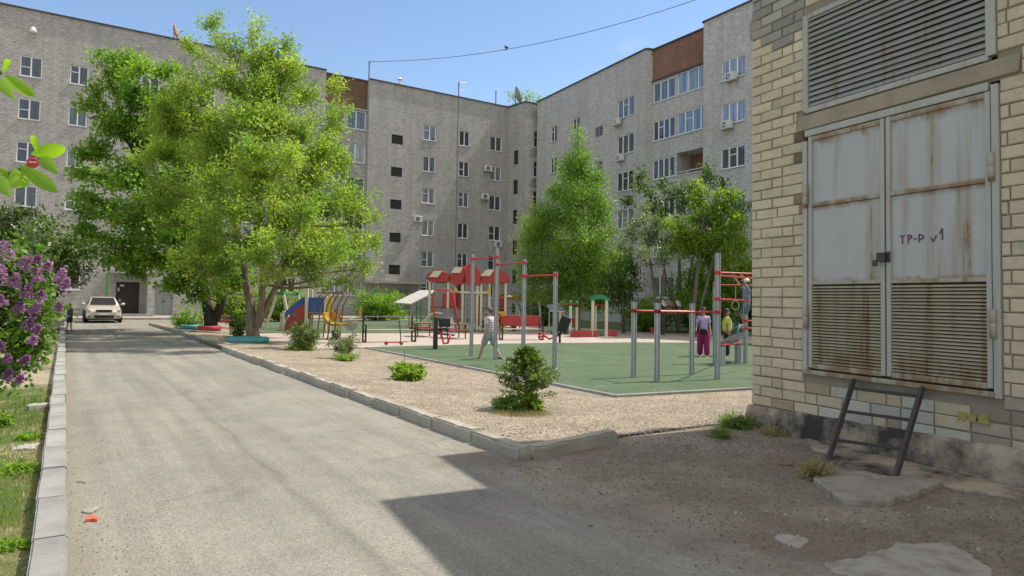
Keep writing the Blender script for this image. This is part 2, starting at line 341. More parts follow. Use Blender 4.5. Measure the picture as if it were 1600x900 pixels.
M['dark_leaf'] = leafmat('dark_leaves', (.06, .125, .03), (.13, .22, .045), .38)
M['lilac_leaf'] = leafmat('lilac_leaves', (.08, .18, .025), (.17, .30, .04), .35, (.18, .29, .05))
M['grass'] = leafmat('grass_blades', (.09, .17, .02), (.17, .27, .035), .35, (.34, .30, .12))
M['drygrass'] = leafmat('dry_grass_blades', (.30, .25, .11), (.38, .32, .16), .25, (.20, .26, .06))
M['spruce'] = leafmat('spruce_needles', (.06, .115, .02), (.16, .24, .035), .2, (.30, .38, .06))
M['lilac_flower'] = leafmat('lilac_flowers', (.25, .10, .30), (.44, .22, .48), .25, (.62, .38, .64))
M['white_flower'] = leafmat('white_flowers', (.5, .52, .42), (.62, .64, .55), .25)
M['twig_leaf'] = leafmat('foreground_leaves', (.16, .32, .02), (.26, .45, .03), .5)
def bark(name, a, bcol, sc=9, zs=.25):
    m, nt, b = newmat(name); v = coords(nt, scale=(1, 1, zs)); n = noise(nt, v, sc, 7, .7)
    nt.links.new(ramp(nt, n, [(.3, a), (.7, bcol)]), b.inputs['Base Color']); b.inputs['Roughness'].default_value = .95; bump(nt, b, n, .8, .04); return m
M['bark'] = bark('ash_bark', (.12, .085, .055), (.32, .245, .175)); M['darkbark'] = bark('dark_bark', (.015, .013, .011), (.07, .058, .045))
M['birchbark'] = bark('birch_bark', (.08, .08, .075), (.62, .6, .55), 5, 2.)
M['greybark'] = bark('grey_bark', (.09, .08, .06), (.2, .18, .14))

# ------------------------------------------------------------------ mesh helpers
class MB:
    def __init__(s): s.v = []; s.f = []; s.mi = []; s.cur = 0; s.col = []; s.ccur = None
    def add(s, vs, fs):
        o = len(s.v); s.v += [tuple(p) for p in vs]
        for f in fs: s.f.append(tuple(i+o for i in f)); s.mi.append(s.cur)
        s.col += [s.ccur]*len(vs); return s
    def box(s, c, size, R=None):
        hx, hy, hz = (q/2 for q in size); c = Vector(c)
        vs = [Vector((x, y, z)) for x in (-hx, hx) for y in (-hy, hy) for z in (-hz, hz)]
        if R is not None: vs = [R @ v for v in vs]
        return s.add([c+v for v in vs], [(0, 1, 3, 2), (4, 6, 7, 5), (0, 4, 5, 1), (2, 3, 7, 6), (0, 2, 6, 4), (1, 5, 7, 3)])
    def b2(s, x0, x1, y0, y1, z0, z1): return s.box(((x0+x1)/2, (y0+y1)/2, (z0+z1)/2), (x1-x0, y1-y0, z1-z0))
    def beam(s, a, b, w, h=None, up=(0, 0, 1)):
        a = Vector(a); b = Vector(b); d = (b-a); ln = d.length; d.normalize(); u = Vector(up)
        if abs(d.dot(u)) > .98: u = Vector((1, 0, 0))
        x = d.cross(u).normalized(); z = x.cross(d).normalized(); h = h or w
        R = Matrix((x, d, z)).transposed(); return s.box((a+b)/2, (w, ln, h), R)
    def tube(s, pts, r, n=8, caps=True):
        pts = [Vector(p) for p in pts]; rs = r if hasattr(r, '__len__') else [r]*len(pts)
        t0 = (pts[1]-pts[0]).normalized(); up = Vector((0, 0, 1)) if abs(t0.z) < .9 else Vector((1, 0, 0)); x = t0.cross(up).normalized()
        vs = []
        for i, p in enumerate(pts):
            t = (pts[min(i+1, len(pts)-1)]-pts[max(i-1, 0)])
            if t.length < 1e-9: t = t0
            t.normalize(); x = (x - t*x.dot(t)); x = x.normalized() if x.length > 1e-6 else t.orthogonal().normalized(); y = t.cross(x)
            vs += [p + (x*math.cos(2*math.pi*k/n)+y*math.sin(2*math.pi*k/n))*rs[i] for k in range(n)]
        fs = [(i*n+k, i*n+(k+1) % n, (i+1)*n+(k+1) % n, (i+1)*n+k) for i in range(len(pts)-1) for k in range(n)]
        if caps: fs += [tuple(range(n-1, -1, -1)), tuple(range((len(pts)-1)*n, len(pts)*n))]
        return s.add(vs, fs)
    def lathe(s, prof, c=(0, 0, 0), n=16, axis='z', R=None):
        c = Vector(c); vs = []
        for r, z in prof:
            for k in range(n):
                a = 2*math.pi*k/n; p = Vector((r*math.cos(a), r*math.sin(a), z))
                if axis == 'y': p = Vector((p.x, p.z, p.y))
                if axis == 'x': p = Vector((p.z, p.x, p.y))
                if R is not None: p = R @ p
                vs.append(c+p)
        fs = [(i*n+k, i*n+(k+1) % n, (i+1)*n+(k+1) % n, (i+1)*n+k) for i in range(len(prof)-1) for k in range(n)]
        fs += [tuple(range(n-1, -1, -1)), tuple(range((len(prof)-1)*n, len(prof)*n))]
        return s.add(vs, fs)
    def ball(s, c, r, n=12, m=8, R=None):
        r = r if hasattr(r, '__len__') else (r, r, r); c = Vector(c); vs = []
        for i in range(1, m):
            a = math.pi*i/m
            for k in range(n):
                b = 2*math.pi*k/n; p = Vector((r[0]*math.sin(a)*math.cos(b), r[1]*math.sin(a)*math.sin(b), r[2]*math.cos(a)))
                if R is not None: p = R @ p
                vs.append(c+p)
        t = Vector((0, 0, r[2])); t = R @ t if R is not None else t
        vs += [c+t, c-t]; T = len(vs)-2
        fs = [(i*n+k, (i+1)*n+k, (i+1)*n+(k+1) % n, i*n+(k+1) % n) for i in range(m-2) for k in range(n)]
        fs += [(T, k, (k+1) % n) for k in range(n)] + [(T+1, (m-2)*n+(k+1) % n, (m-2)*n+k) for k in range(n)]
        return s.add(vs, fs)
    def prism(s, poly, a, b, ax=(0, 1, 2)):         # polygon in plane (ax0, ax1) extruded along ax2 from a to b
        n = len(poly); vs = []
        for h in (a, b):
            for p in poly:
                q = [0, 0, 0]; q[ax[0]] = p[0]; q[ax[1]] = p[1]; q[ax[2]] = h; vs.append(tuple(q))
        fs = [tuple(range(n-1, -1, -1)), tuple(range(n, 2*n))] + [(i, (i+1) % n, n+(i+1) % n, n+i) for i in range(n)]
        return s.add(vs, fs)
    def build(s, name, mats, parent=None, loc=(0, 0, 0), rz=0, smooth=False, bevel=0, sub=None, xf=None):
        me = bpy.data.meshes.new(name)
        vs = s.v if xf is None else [tuple(xf @ Vector(p)) for p in s.v]
        me.from_pydata(vs, [], s.f); me.validate(); bm = bmesh.new(); bm.from_mesh(me)
        bmesh.ops.recalc_face_normals(bm, faces=bm.faces); bm.to_mesh(me); bm.free()
        mats = mats if isinstance(mats, (list, tuple)) else [mats]
        for m in mats: me.materials.append(m)
        if len(mats) > 1 and len(me.polygons) == len(s.mi): me.polygons.foreach_set('material_index', s.mi)
        if s.ccur is not None:
            at = me.attributes.new('tone', 'FLOAT_COLOR', 'POINT'); at.data.foreach_set('color', np.array([(c[0], c[1], c[2], 1) for c in s.col], dtype=np.float32).ravel())
        if smooth: me.polygons.foreach_set('use_smooth', [True]*len(me.polygons))
        o = bpy.data.objects.new(name, me); C.objects.link(o); o.location = loc; o.rotation_euler = (0, 0, rz)
        if parent: o.parent = parent
        if bevel:
            bv = o.modifiers.new('bevel', 'BEVEL'); bv.width = bevel; bv.segments = 2; bv.limit_method = 'ANGLE'; bv.angle_limit = rad(35)
        if smooth and smooth != 'all':
            pass
        return o
def tag(o, label, cat, group=None, kind=None):
    if label: o['label'] = label
    if cat: o['category'] = cat
    if group: o['group'] = group
    if kind: o['kind'] = kind
    return o
def empty(name, loc, label, cat, group=None, rz=0):
    o = bpy.data.objects.new(name, None); C.objects.link(o); o.location = loc; o.rotation_euler = (0, 0, rz); o.empty_display_size = .2
    return tag(o, label, cat, group)
def struct(o): o['kind'] = 'structure'; return o
def dup(root, loc, rz=0, label=None, scale=None):
    r = root.copy(); C.objects.link(r); r.location = loc; r.rotation_euler = (0, 0, rz)
    if label: r['label'] = label
    if scale: r.scale = (scale,)*3
    for ch in list(root.children):
        c = ch.copy(); C.objects.link(c); c.parent = r
        for g in ch.children:
            d = g.copy(); C.objects.link(d); d.parent = c
    return r

# ------------------------------------------------------------------ ground, drive, beds, turf
def sheet(name, poly, z, mat, th=None):
    mb = MB(); mb.add([(p[0], p[1], z) for p in poly], [tuple(range(len(poly)))])
    return struct(mb.build(name, mat))
S = 400
sheet('ground', [(-S, -S), (S, -S), (S, S), (-S, S)], -.06, M['soil'])
def bedz(x, y):
    k = math.exp(-(max(0, x-4.0)/1.7)**2); q = max(0., min(1., (y-5.9)/1.2)); e = q*q*(3-2*q)
    return .012 + .105*k*(.25+.75*e)
def gridsheet(name, x0, x1, y0, y1, step, zf, mat, xe=None):
    nx = int((x1-x0)/step)+1; ny = int((y1-y0)/step)+1; mb = MB()
    vs = [(x0+(x1-x0)*i/nx, y0+(y1-y0)*j/ny + (xe(x0+(x1-x0)*i/nx) if (xe and j == 0) else 0), 0) for j in range(ny+1) for i in range(nx+1)]
    vs = [(x, y, zf(x, y)) for x, y, _ in vs]
    mb.add(vs, [(j*(nx+1)+i, j*(nx+1)+i+1, (j+1)*(nx+1)+i+1, (j+1)*(nx+1)+i) for j in range(ny) for i in range(nx)])
    return struct(mb.build(name, mat, smooth=True))
sheet('courtyard_drive', [(.0, -9), (7.9, -9), (14, -2), (14, 6.6), (4.02, 6.3), (4.02, 41.6), (34, 41.6), (34, 50), (-14, 50), (-14, 41.6), (0, 41.6)], 0., M['road'])
sheet('pavement', [(-14, 50.1), (36.5, 50.1), (36.5, 56.3), (-14, 56.3)], .10, M['concrete'])
gridsheet('gravel_bed', 4.06, 26, 5.85, 41.5, .3, bedz, M['gravel'], xe=lambda x: .06+(x-4.06)*.17 if x < 5.4 else .42+.10*math.sin(x*2.3)+.06*math.sin(x*7.1))
gridsheet('lawn', -9, -.1, -4, 14.6, .3, lambda x, y: .015+.02*math.sin(x*3.1+y)*math.sin(y*2.2)+.03*math.exp(-(x+2)**2), M['lawnsoil'])
sheet('side_path', [(-9, 14.5), (-.1, 14.5), (-.1, 30), (-9, 30)], .012, M['soil'])
TZ = .045
sheet('play_area_pavers', [(5.2, 20.9), (8.2, 20.95), (13.5, 20.95), (19.2, 19.7), (22.8, 17.9), (35.4, 13), (35.4, 24), (23.6, 26), (18.2, 28.8), (13.4, 28.9), (7.4, 30.6), (5.4, 30)], .036, M['pavers'])
sheet('sand_play_area', [(18.25, 28.75), (23.6, 25.95), (35.4, 23.95), (35.4, 40), (20, 40)], .030, M['sand'])
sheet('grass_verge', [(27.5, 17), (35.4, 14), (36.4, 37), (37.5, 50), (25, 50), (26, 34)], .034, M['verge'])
sheet('near_turf', [(7.94, 8.72), (10.97, 8.28), (24, 6.6), (22.85, 17.85), (19.16, 19.64), (13.5, 20.9), (8.2, 20.9)], TZ, M['turf'])
sheet('far_turf', [(7.4, 30.7), (13.4, 29), (18.2, 28.9), (20.1, 33), (24, 36), (24, 46.5), (10, 46.5), (8.3, 41)], TZ, M['turf'])
mb = MB()
ed = [(24, 6.6), (10.97, 8.28), (7.94, 8.72), (8.2, 20.9), (13.5, 20.9), (19.16, 19.64), (22.85, 17.85)]
for a, b in zip(ed, ed[1:]): mb.beam((a[0], a[1], .03), (b[0], b[1], .03), .07, .06)
struct(mb.build('turf_border', M['kerb'], bevel=.008))
mb = MB()
ed = [(8.3, 41), (7.4, 30.7), (13.4, 29), (18.2, 28.9)]
for a, b in zip(ed, ed[1:]): mb.beam((a[0], a[1], .03), (b[0], b[1], .03), .08, .07)
struct(mb.build('far_turf_border', M['concrete']))

# ------------------------------------------------------------------ kerb stones
from mathutils import noise as mnoise
def kerb_mesh(w, ln, h, seed, chip=.012, cham=.02):
    bm = bmesh.new(); bmesh.ops.create_cube(bm, size=1)
    for v in bm.verts: v.co = Vector((v.co.x*w, v.co.y*ln, v.co.z*h))
    bmesh.ops.bevel(bm, geom=[e for e in bm.edges], offset=cham, segments=2, affect='EDGES')
    bmesh.ops.subdivide_edges(bm, edges=[e for e in bm.edges if e.calc_length() > .2], cuts=12, use_grid_fill=True)
    for v in bm.verts:
        q = v.co*9+Vector((seed*7.3, seed*3.1, 0)); n = mnoise.noise(q)*chip + mnoise.noise(q*3)*chip*.5
        edge = (abs(v.co.x) > w/2-.035) + (v.co.z > h/2-.035) + (abs(v.co.y) > ln/2-.04)
        big = max(0, mnoise.noise(v.co*5+Vector((seed*2.2, 9, 4)))-.15)*.09 if edge >= 2 else 0
        v.co -= v.co.normalized()*(abs(n)*.6+big*chip/.012)
    me = bpy.data.meshes.new('kerb_stone'); bm.to_mesh(me); bm.free(); me.polygons.foreach_set('use_smooth', [False]*len(me.polygons)); return me
KL = [kerb_mesh(.185, .992, .34, i, .006, .012) for i in range(4)]
KR = [kerb_mesh(.17, .985, .34, 10+i, .016, .022) for i in range(5)]
for me in KL: me.materials.append(M['kerb'])
for me in KR: me.materials.append(M['kerb_r'])
ORD = 'first second third fourth fifth sixth seventh eighth ninth tenth eleventh twelfth thirteenth fourteenth fifteenth sixteenth seventeenth eighteenth nineteenth twentieth'.split()
def ordinal(i):
    if i < 20: return ORD[i]
    t = (i+1)//10; u = (i+1) % 10; return (['twentieth', 'thirtieth', 'fortieth', 'fiftieth'][t-2] if u == 0 else ['twenty', 'thirty', 'forty'][t-2]+'-'+ORD[u-1])
def kerb(a, b, meshes, top, lab, grp, ln=1.0, jit=.01, skip=0):
    a = Vector(a); b = Vector(b); n = max(1, round((b-a).length/ln)); d = (b-a)/n
    for i in range(n):
        o = bpy.data.objects.new('kerb_stone', random.choice(meshes)); C.objects.link(o)
        p = a+d*(i+.5); o.location = (p.x+random.uniform(-jit, jit), p.y, top-.17+random.uniform(-jit, jit)*.8)
        o.rotation_euler = (random.uniform(-1, 1)*jit*.6, random.uniform(-1, 1)*jit, math.atan2(d.y, d.x)-math.pi/2+random.uniform(-jit, jit))
        tag(o, (lab % ordinal(i-skip) if i >= skip else 'pale kerb stone left of the drive, %s below the lower picture edge' % ordinal(skip-1-i)) if '%s' in lab else lab, 'kerb stone', grp)
kerb((-.03, -.9), (-.01, 40.1), KL, .14, 'pale kerb stone left of the drive, %s from the lower picture edge', 'left kerb of the drive', skip=5)
kerb((4.03, 5.78), (4.06, 21.78), KR, .14, 'chipped kerb stone of the gravel bed, %s from its shaded near corner', 'kerb of the gravel bed', jit=.02)
kerb((4.35, 22.6), (3.95, 41.6), KR, .14, 'grey kerb stone under the big trees, %s after the gap in the kerb', 'kerb under the big trees', jit=.02)
kerb((-14, 50), (36, 50), KR, .13, 'grey kerb stone before the apartment entrances, %s from the left end', 'kerb before the entrances')
o = bpy.data.objects.new('kerb_stone', KR[1].copy()); C.objects.link(o); o.location = (4.78, 5.92, -.03); o.scale = (1, 1.42, 1); o.rotation_euler = (0, 0, math.atan2(.25, 1.42)-math.pi/2)
tag(o, 'single kerb stone lying in the shade across the end of the gravel bed', 'kerb stone')

# ------------------------------------------------------------------ apartment blocks
def wallmesh(u0, u1, z0, z1, rects, reveal=.16):
    us = sorted({u0, u1} | {r[0] for r in rects} | {r[1] for r in rects}); zs = sorted({z0, z1} | {r[2] for r in rects} | {r[3] for r in rects})
    mb = MB()
    for i in range(len(us)-1):
        for j in range(len(zs)-1):
            cu = (us[i]+us[i+1])/2; cz = (zs[j]+zs[j+1])/2
            if any(r[0] < cu < r[1] and r[2] < cz < r[3] for r in rects): continue
            mb.add([(us[i], 0, zs[j]), (us[i+1], 0, zs[j]), (us[i+1], 0, zs[j+1]), (us[i], 0, zs[j+1])], [(0, 1, 2, 3)])
    for a, b, c, d, *k in rects:
        dd = k[0] if k else reveal
        mb.add([(a, 0, c), (b, 0, c), (b, 0, d), (a, 0, d), (a, dd, c), (b, dd, c), (b, dd, d), (a, dd, d)], [(0, 1, 5, 4), (1, 2, 6, 5), (2, 3, 7, 6), (3, 0, 4, 7)])
    return mb
WC = {}
def window_meshes(w, h, sash, fr, pn, style, sl):
    key = (round(w, 2), round(h, 2), sash, fr, pn, style, sl)
    if key in WC: return WC[key]
    t = .07; mb = MB(); y0, y1 = .07, .13
    mb.b2(0, t, y0, y1, 0, h); mb.b2(w-t, w, y0, y1, 0, h); mb.b2(t, w-t, y0, y1, 0, t); mb.b2(t, w-t, y0, y1, h-t, h)
    xs = [w*k/sash for k in range(1, sash)]
    if style == 'asym' and sash == 2: xs = [w*.5]
    for x in xs: mb.b2(x-.045, x+.045, y0-.008, y1, t, h-t)
    if style in ('asym', 'vent'):
        x0 = t if sash < 3 else xs[0]; x1 = xs[0] if sash < 3 else xs[1]
        zz = h*.62 if style == 'vent' else h*.45
        mb.b2(x0+.03, x1-.03, y0-.004, y1-.01, zz, zz+.05)
    p = MB(); p.add([(t*.6, .105, t*.6), (w-t*.6, .105, t*.6), (w-t*.6, .105, h-t*.6), (t*.6, .105, h-t*.6)], [(0, 1, 2, 3)])
    s_ = MB()
    if sl: s_.add([(-.06, -.07, -.035), (w+.06, -.07, -.035), (w+.06, .08, 0), (-.06, .08, 0), (-.06, -.07, -.055), (w+.06, -.07, -.055), (w+.06, .08, -.03), (-.06, .08, -.03)], [(0, 1, 2, 3), (4, 5, 6, 7), (0, 1, 5, 4), (3, 2, 6, 7), (0, 3, 7, 4), (1, 2, 6, 5)])
    a = mb.build('window', M[fr]); b = p.build('pane', M[pn]); c = s_.build('sill', M['sill']) if sl else None
    r = (a.data, b.data, c.data if c else None)
    for o in (a, b, c):
        if o: bpy.data.objects.remove(o)
    WC[key] = r; return r
class Facade:
    def __init__(s, root, P0, P1):
        s.root = root; s.P0 = Vector((P0[0], P0[1], 0)); s.d = (Vector((P1[0], P1[1], 0))-s.P0); s.len = s.d.length; s.d.normalize(); s.rz = math.atan2(s.d.y, s.d.x); s.rects = []; s.n = Vector((s.d.y, -s.d.x, 0))
    def at(s, u, z=0, out=0): return s.P0+s.d*u+s.n*out+Vector((0, 0, z))
    def win(s, u0, u1, z0, z1, sash=2, fr='pvc', pn='glass', style='plain', sl=True, rev=.16):
        s.rects.append((u0, u1, z0, z1, rev)); ms = window_meshes(u1-u0, z1-z0, sash, fr, pn, style, sl)
        o = bpy.data.objects.new('window', ms[0]); C.objects.link(o); o.parent = s.root; o.location = s.at(u0, z0)-s.root.location; o.rotation_euler = (0, 0, s.rz)
        for nm, me in (('pane', ms[1]), ('sill', ms[2])):
            if me: q = bpy.data.objects.new(nm, me); C.objects.link(q); q.parent = o
        return o
    def build(s, mat, z0=0, z1=21, u0=0, u1=None, name='wall'):
        u1 = s.len if u1 is None else u1
        o = wallmesh(u0, u1, z0, z1, [r for r in s.rects if r[2] < z1 and r[3] > z0 and r[0] >= u0 and r[1] <= u1]).build(name, mat, s.root, s.P0-s.root.location, s.rz); return o
    def part(s, mb, name, mat, **k):
        return mb.build(name, mat, s.root, s.P0-s.root.location, s.rz, **k)
SILL = [16.4, 13.45, 10.5, 7.5, 4.6, 1.8]

A = empty('apartment_building', (8, 56.4, 0), 'long six storey grey brick apartment block closing the far side of the courtyard', 'building')
f1 = Facade(A, (-14, 56.4), (18, 56.4)); styles = ['asym', 'vent', 'plain', 'plain', 'asym']
for c, (a, b) in enumerate(((1.2, 2.5), (4.5, 5.6), (10.95, 12.2), (13.8, 14.9), (18.2, 19.4), (22.0, 23.3), (25.2, 26.4), (28.6, 29.9))):
    for r, z in enumerate(SILL):
        if r == 5 and 16 < a < 22: continue
        if r == 5 and c in (2, 3): z = 1.9
        f1.win(a, b, z, z+(1.42 if c != 3 else 1.35), 2, 'pvc' if (r+c) % 7 else 'oldframe', style=styles[(r+2*c) % 5] if a < 14 or c > 4 else 'plain')
# entrance openings
f1.rects += [(17.1, 18.6, .12, 2.52, .5), (19.6, 20.8, .12, 2.35, .2)]
f1.build(M['facade']); wall_col = f1
mb = MB(); mb.b2(17.1, 18.6, .42, .47, .12, 2.52); dr = f1.part(mb, 'door', M['darkdoor'])
mb = MB(); mb.b2(17.3, 17.45, .39, .418, 1.1, 1.3); mb.build('handle', M['steel'], dr)
mb = MB(); mb.b2(17.35, 17.62, .4, .418, 2.2, 2.34); mb.b2(17.2, 17.34, .4, .418, 1.85, 2.1); mb.build('notice', M['white'], dr)
mb = MB(); mb.b2(19.6, 20.8, .13, .17, .12, 2.35); mb.b2(19.6, 19.66, .1, .128, .12, 2.35); mb.b2(20.17, 20.22, .1, .128, .12, 2.35); dr = f1.part(mb, 'door', M['steeldoor'], bevel=.006)
dr['label'] = 'grey steel double door'
mb = MB(); mb.b2(20.1, 20.3, .07, .098, 1.1, 1.16); mb.build('lock', M['iron'], dr)
mb = MB(); mb.b2(16.6, 19.5, -1.9, -.003, 3.1, 3.3); f1.part(mb, 'entrance_canopy', M['concrete'], bevel=.02)
mb = MB(); mb.b2(18.95, 19.42, -1.7, -.003, .1, 3.097); f1.part(mb, 'brick_pier', M['facade'])
mb = MB(); mb.b2(16.65, 19.3, -1.9, -.003, .10, .25); f1.part(mb, 'doorstep', M['concrete'], bevel=.02)
f1b = Facade(A, (18, 56.4), (18, 56.85)); f1b.build(M['facade'])
f2 = Facade(A, (18, 56.85), (21.9, 56.85))
for z in SILL[:5]: f2.win(.15, 1.9, z+.1, z+1.75, 2, pn='glass_blue', sl=False); f2.win(2.05, 3.8, z+.1, z+1.75, 2, pn='glass_blue', sl=False)
f2.win(.15, 3.8, 1.8, 3.1, 3, pn='glass')
f2.build(M['facade'], 0, 18.3); f2.build(M['brownbrick'], 18.3, 20.9)
for z in SILL[:5]: mb = MB(); mb.b2(.02, 3.88, -.09, .0, z+.02, z+.1); f2.part(mb, 'balcony_ledge', M['sill'])
mb = MB(); mb.b2(.02, 3.88, -.2, -.003, 18.2, 18.28); f2.part(mb, 'balcony_ledge', M['sill'])
f3 = Facade(A, (21.9, 56.4), (36.6, 56.4))
Facade(A, (21.9, 56.85), (21.9, 56.4)).build(M['facade'])
for r, z in enumerate(SILL):
    if r < 5: f3.win(2.2, 3.3, z-.8, z+.05, 2, 'iron', 'interior', sl=False)
    for c, (a, b) in enumerate(((5.35, 6.65), (9.15, 10.27), (12.6, 13.95))):
        f3.win(a, b, z, z+1.45, 2, 'pvc', style=['vent', 'plain', 'plain', 'asym', 'vent'][(r*2+c) % 5], pn='glass')
f3.rects.append((2.2, 4.3, .12, 2.4, .6))
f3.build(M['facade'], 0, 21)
mb = MB(); mb.b2(2.2, 4.3, .5, .56, .12, 2.4); mb.b2(3.2, 3.26, .47, .498, .12, 2.4); f3.part(mb, 'door', M['steeldoor'])['label'] = 'grey metal entrance door in shade'
mb = MB(); mb.b2(-.6, 5.2, -1.6, -.003, 2.95, 3.15); f3.part(mb, 'entrance_canopy', M['concrete'])
mb = MB(); mb.b2(8.93, 8.97, -.012, -.002, 0, 20.9); f3.part(mb, 'expansion_joint', M['dark'])
for ff, u in ((f1, 16.45), (f1, 22.55), (f3, 1.55)):
    mb = MB(); mb.tube([ff.at(u, .1, 1.3), ff.at(u, 3.1, 1.3)], .07); o = mb.build('green_pillar_pipe', M['greenpipe'], A, xf=Matrix.Translation(-A.location))
f4 = Facade(A, (36.6, 56.4), (36.9, 53.8))
for z in SILL: f4.win(.95, 1.6, z-1.35, z+.05, 1, 'iron', 'interior', sl=False)
f4.build(M['facade'])
f5 = Facade(A, (36.9, 53.8), (39.4, 53.8))
for z in SILL: f5.win(1.05, 2.0, z+.3, z+1.9, 2, 'pvc', style='vent')
f5.build(M['facade'])
def slab(root, pts, z0, z1, name, mat):
    mb = MB(); mb.prism(pts, z0, z1); return mb.build(name, mat, root, xf=Matrix.Translation(-root.location))
def coping(root, pts, z, th=.09, out=.09):
    mb = MB()
    for a, b in zip(pts, pts[1:]):
        a = Vector((a[0], a[1], z+th/2)); b = Vector((b[0], b[1], z+th/2)); d = (b-a).normalized(); n = Vector((d.y, -d.x, 0))
        mb.beam(a-d*out*0+n*.0-d*.02, b+d*.02, .22, th)
    return mb.build('roof_coping', M['coping'], root, xf=Matrix.Translation(-root.location))
coping(A, [(-14, 56.4), (18, 56.4)], 21.002); coping(A, [(18, 56.85), (21.9, 56.85)], 20.9)
coping(A, [(21.9, 56.4), (36.6, 56.4), (36.9, 53.8), (39.4, 53.8)], 21.004)
slab(A, [(-13.9, 56.5), (17.9, 56.5), (17.9, 57), (22, 57), (22, 56.5), (36.7, 56.5), (37, 53.9), (39.3, 53.9), (48, 53.9), (48, 68), (-13.9, 68)], 20.6, 20.7, 'roof', M['roof'])
mb = MB(); mb.b2(-13.98, -13.9, 56.41, 68, 0, 21); mb.b2(-13.9, 48, 67.9, 68, 0, 21); mb.b2(47.9, 48, 53.8, 67.9, 0, 21); mb.build('wall', M['facade'], A, xf=Matrix.Translation(-A.location))

B = empty('apartment_building', (37, 34, 0), 'six storey grey brick block with glazed balconies and red brick attic on the right', 'building')
g1 = Facade(B, (37.9, 53.2), (36.5, 37.0))
for r, z in enumerate(SILL):
    g1.win(2.55, 3.6, z+.1, z+1.6, 2, style='vent'); g1.win(6.2, 7.3, z+.1, z+1.5, 2)
    g1.win(9.65, 10.75, z-.9, z-.05, 2, 'oldframe', sl=False)
    g1.win(12.72, 14.8, z-.05, z+1.5, 3, style='vent' if r % 2 == 0 else 'plain')
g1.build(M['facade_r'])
g2 = Facade(B, (36.5, 37.0), (37.0, 36.8)); g2.build(M['facade_r'])
g3 = Facade(B, (37.0, 36.8), (36.9, 31.2))
for r, z in enumerate(SILL[:5]):
    g3.win(.06, 2.3, z+.45, z+1.95, 4 if r != 0 else 3, pn='glass_blue', sl=False, style='vent' if r % 2 else 'plain')
    if r == 2: g3.rects.append((2.55, 5.5, z+.45, z+2.05, 1.5))
    elif r in (0, 1): g3.win(2.55, 5.5, z+.45, z+2.05, 3 if r == 0 else 4, pn='glass_blue', sl=False, style='vent' if r == 1 else 'plain')
    else: g3.win(2.55, 5.3, z+.35, z+1.75, 3, pn='glass', sl=True)
g3.win(.1, 3.1, 2.0, 3.6, 4, pn='glass'); g3.win(3.5, 5.3, 2.0, 3.4, 2, pn='glass')
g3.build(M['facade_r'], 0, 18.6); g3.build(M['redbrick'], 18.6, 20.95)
mb = MB(); z = SILL[2]; mb.b2(2.55, 5.5, 1.45, 1.5, z+.45, z+2.05); g3.part(mb, 'loggia_back_wall', M['redbrick'])
mb = MB(); mb.b2(2.5, 5.5, -.05, .05, z+.6, z+.66); g3.part(mb, 'loggia_rail', M['sill'])
mb = MB(); mb.b2(0, 5.55, -.12, -.003, 18.45, 18.56); g3.part(mb, 'balcony_ledge', M['coping'])
for z in SILL[:5]: mb = MB(); mb.b2(0.02, 5.55, -.07, -.002, z+.37, z+.44); g3.part(mb, 'balcony_ledge', M['sill'])
g4 = Facade(B, (36.9, 31.2), (36.16, 31.15)); g4.build(M['facade_r'])
g5 = Facade(B, (36.16, 31.15), (35.6, 13.5))
for r, z in enumerate(SILL):
    g5.win(1.55, 3.5, z+.02, z+1.4, 3, pn='glass_blue' if r < 2 else 'glass', style='vent' if r == 2 else 'plain')
    for a in (6.5, 10.2, 14.0): g5.win(a, a+1.9, z+.02, z+1.4, 3, pn='glass')
g5.build(M['facade_r'])
coping(B, [(37.9, 53.2), (36.5, 37.0), (37.0, 36.8)], 21.001); coping(B, [(37.0, 36.8), (36.9, 31.2)], 20.95); coping(B, [(36.9, 31.2), (36.16, 31.15), (35.6, 13.5)], 21.8 if False else 21.003)
slab(B, [(37.95, 53.1), (36.6, 37.05), (37.1, 36.7), (37.0, 31.1), (36.3, 31.05), (35.7, 13.6), (47, 13.6), (47, 53.1)], 20.6, 20.7, 'roof', M['roof'])
mb = MB(); mb.b2(35.7, 47, 13.52, 13.6, 0, 21); mb.b2(46.9, 47, 13.6, 53.1, 0, 21); mb.build('wall', M['facade_r'], B, xf=Matrix.Translation(-B.location))

# ------------------------------------------------------------------ things fixed to the blocks
def make_ac():
    r = empty('air_conditioner', (0, 0, 0), 'x', 'air conditioner', 'outdoor units of air conditioners on the facades')
    mb = MB(); mb.b2(-.4, .4, -.42, -.12, 0, .56); mb.build('casing', M['acbody'], r, bevel=.03)
    mb = MB(); mb.lathe([(.225, -.44), (.225, -.421), (.19, -.421), (.19, -.44)], (-.1, 0, .28), 20, 'y')
    mb.lathe([(.06, -.45), (.06, -.425)], (-.1, 0, .28), 10, 'y')
    for k in range(6): a = k*math.pi/3; mb.beam((-.1, -.435, .28), (-.1+.2*math.cos(a), -.435, .28+.2*math.sin(a)), .015)
    mb.build('fan_grille', M['acbody'], r)
    mb = MB(); mb.lathe([(.2, -.428), (.2, -.4205)], (-.1, 0, .28), 20, 'y'); mb.build('fan_opening', M['dark'], r)
    for x in (-.3, .3): mb = MB(); mb.b2(x-.02, x+.02, -.42, 0, -.05, -.005); mb.b2(x-.02, x+.02, -.03, 0, -.3, -.048); mb.build('bracket', M['steel'], r)
    return r
ac0 = make_ac(); first = True
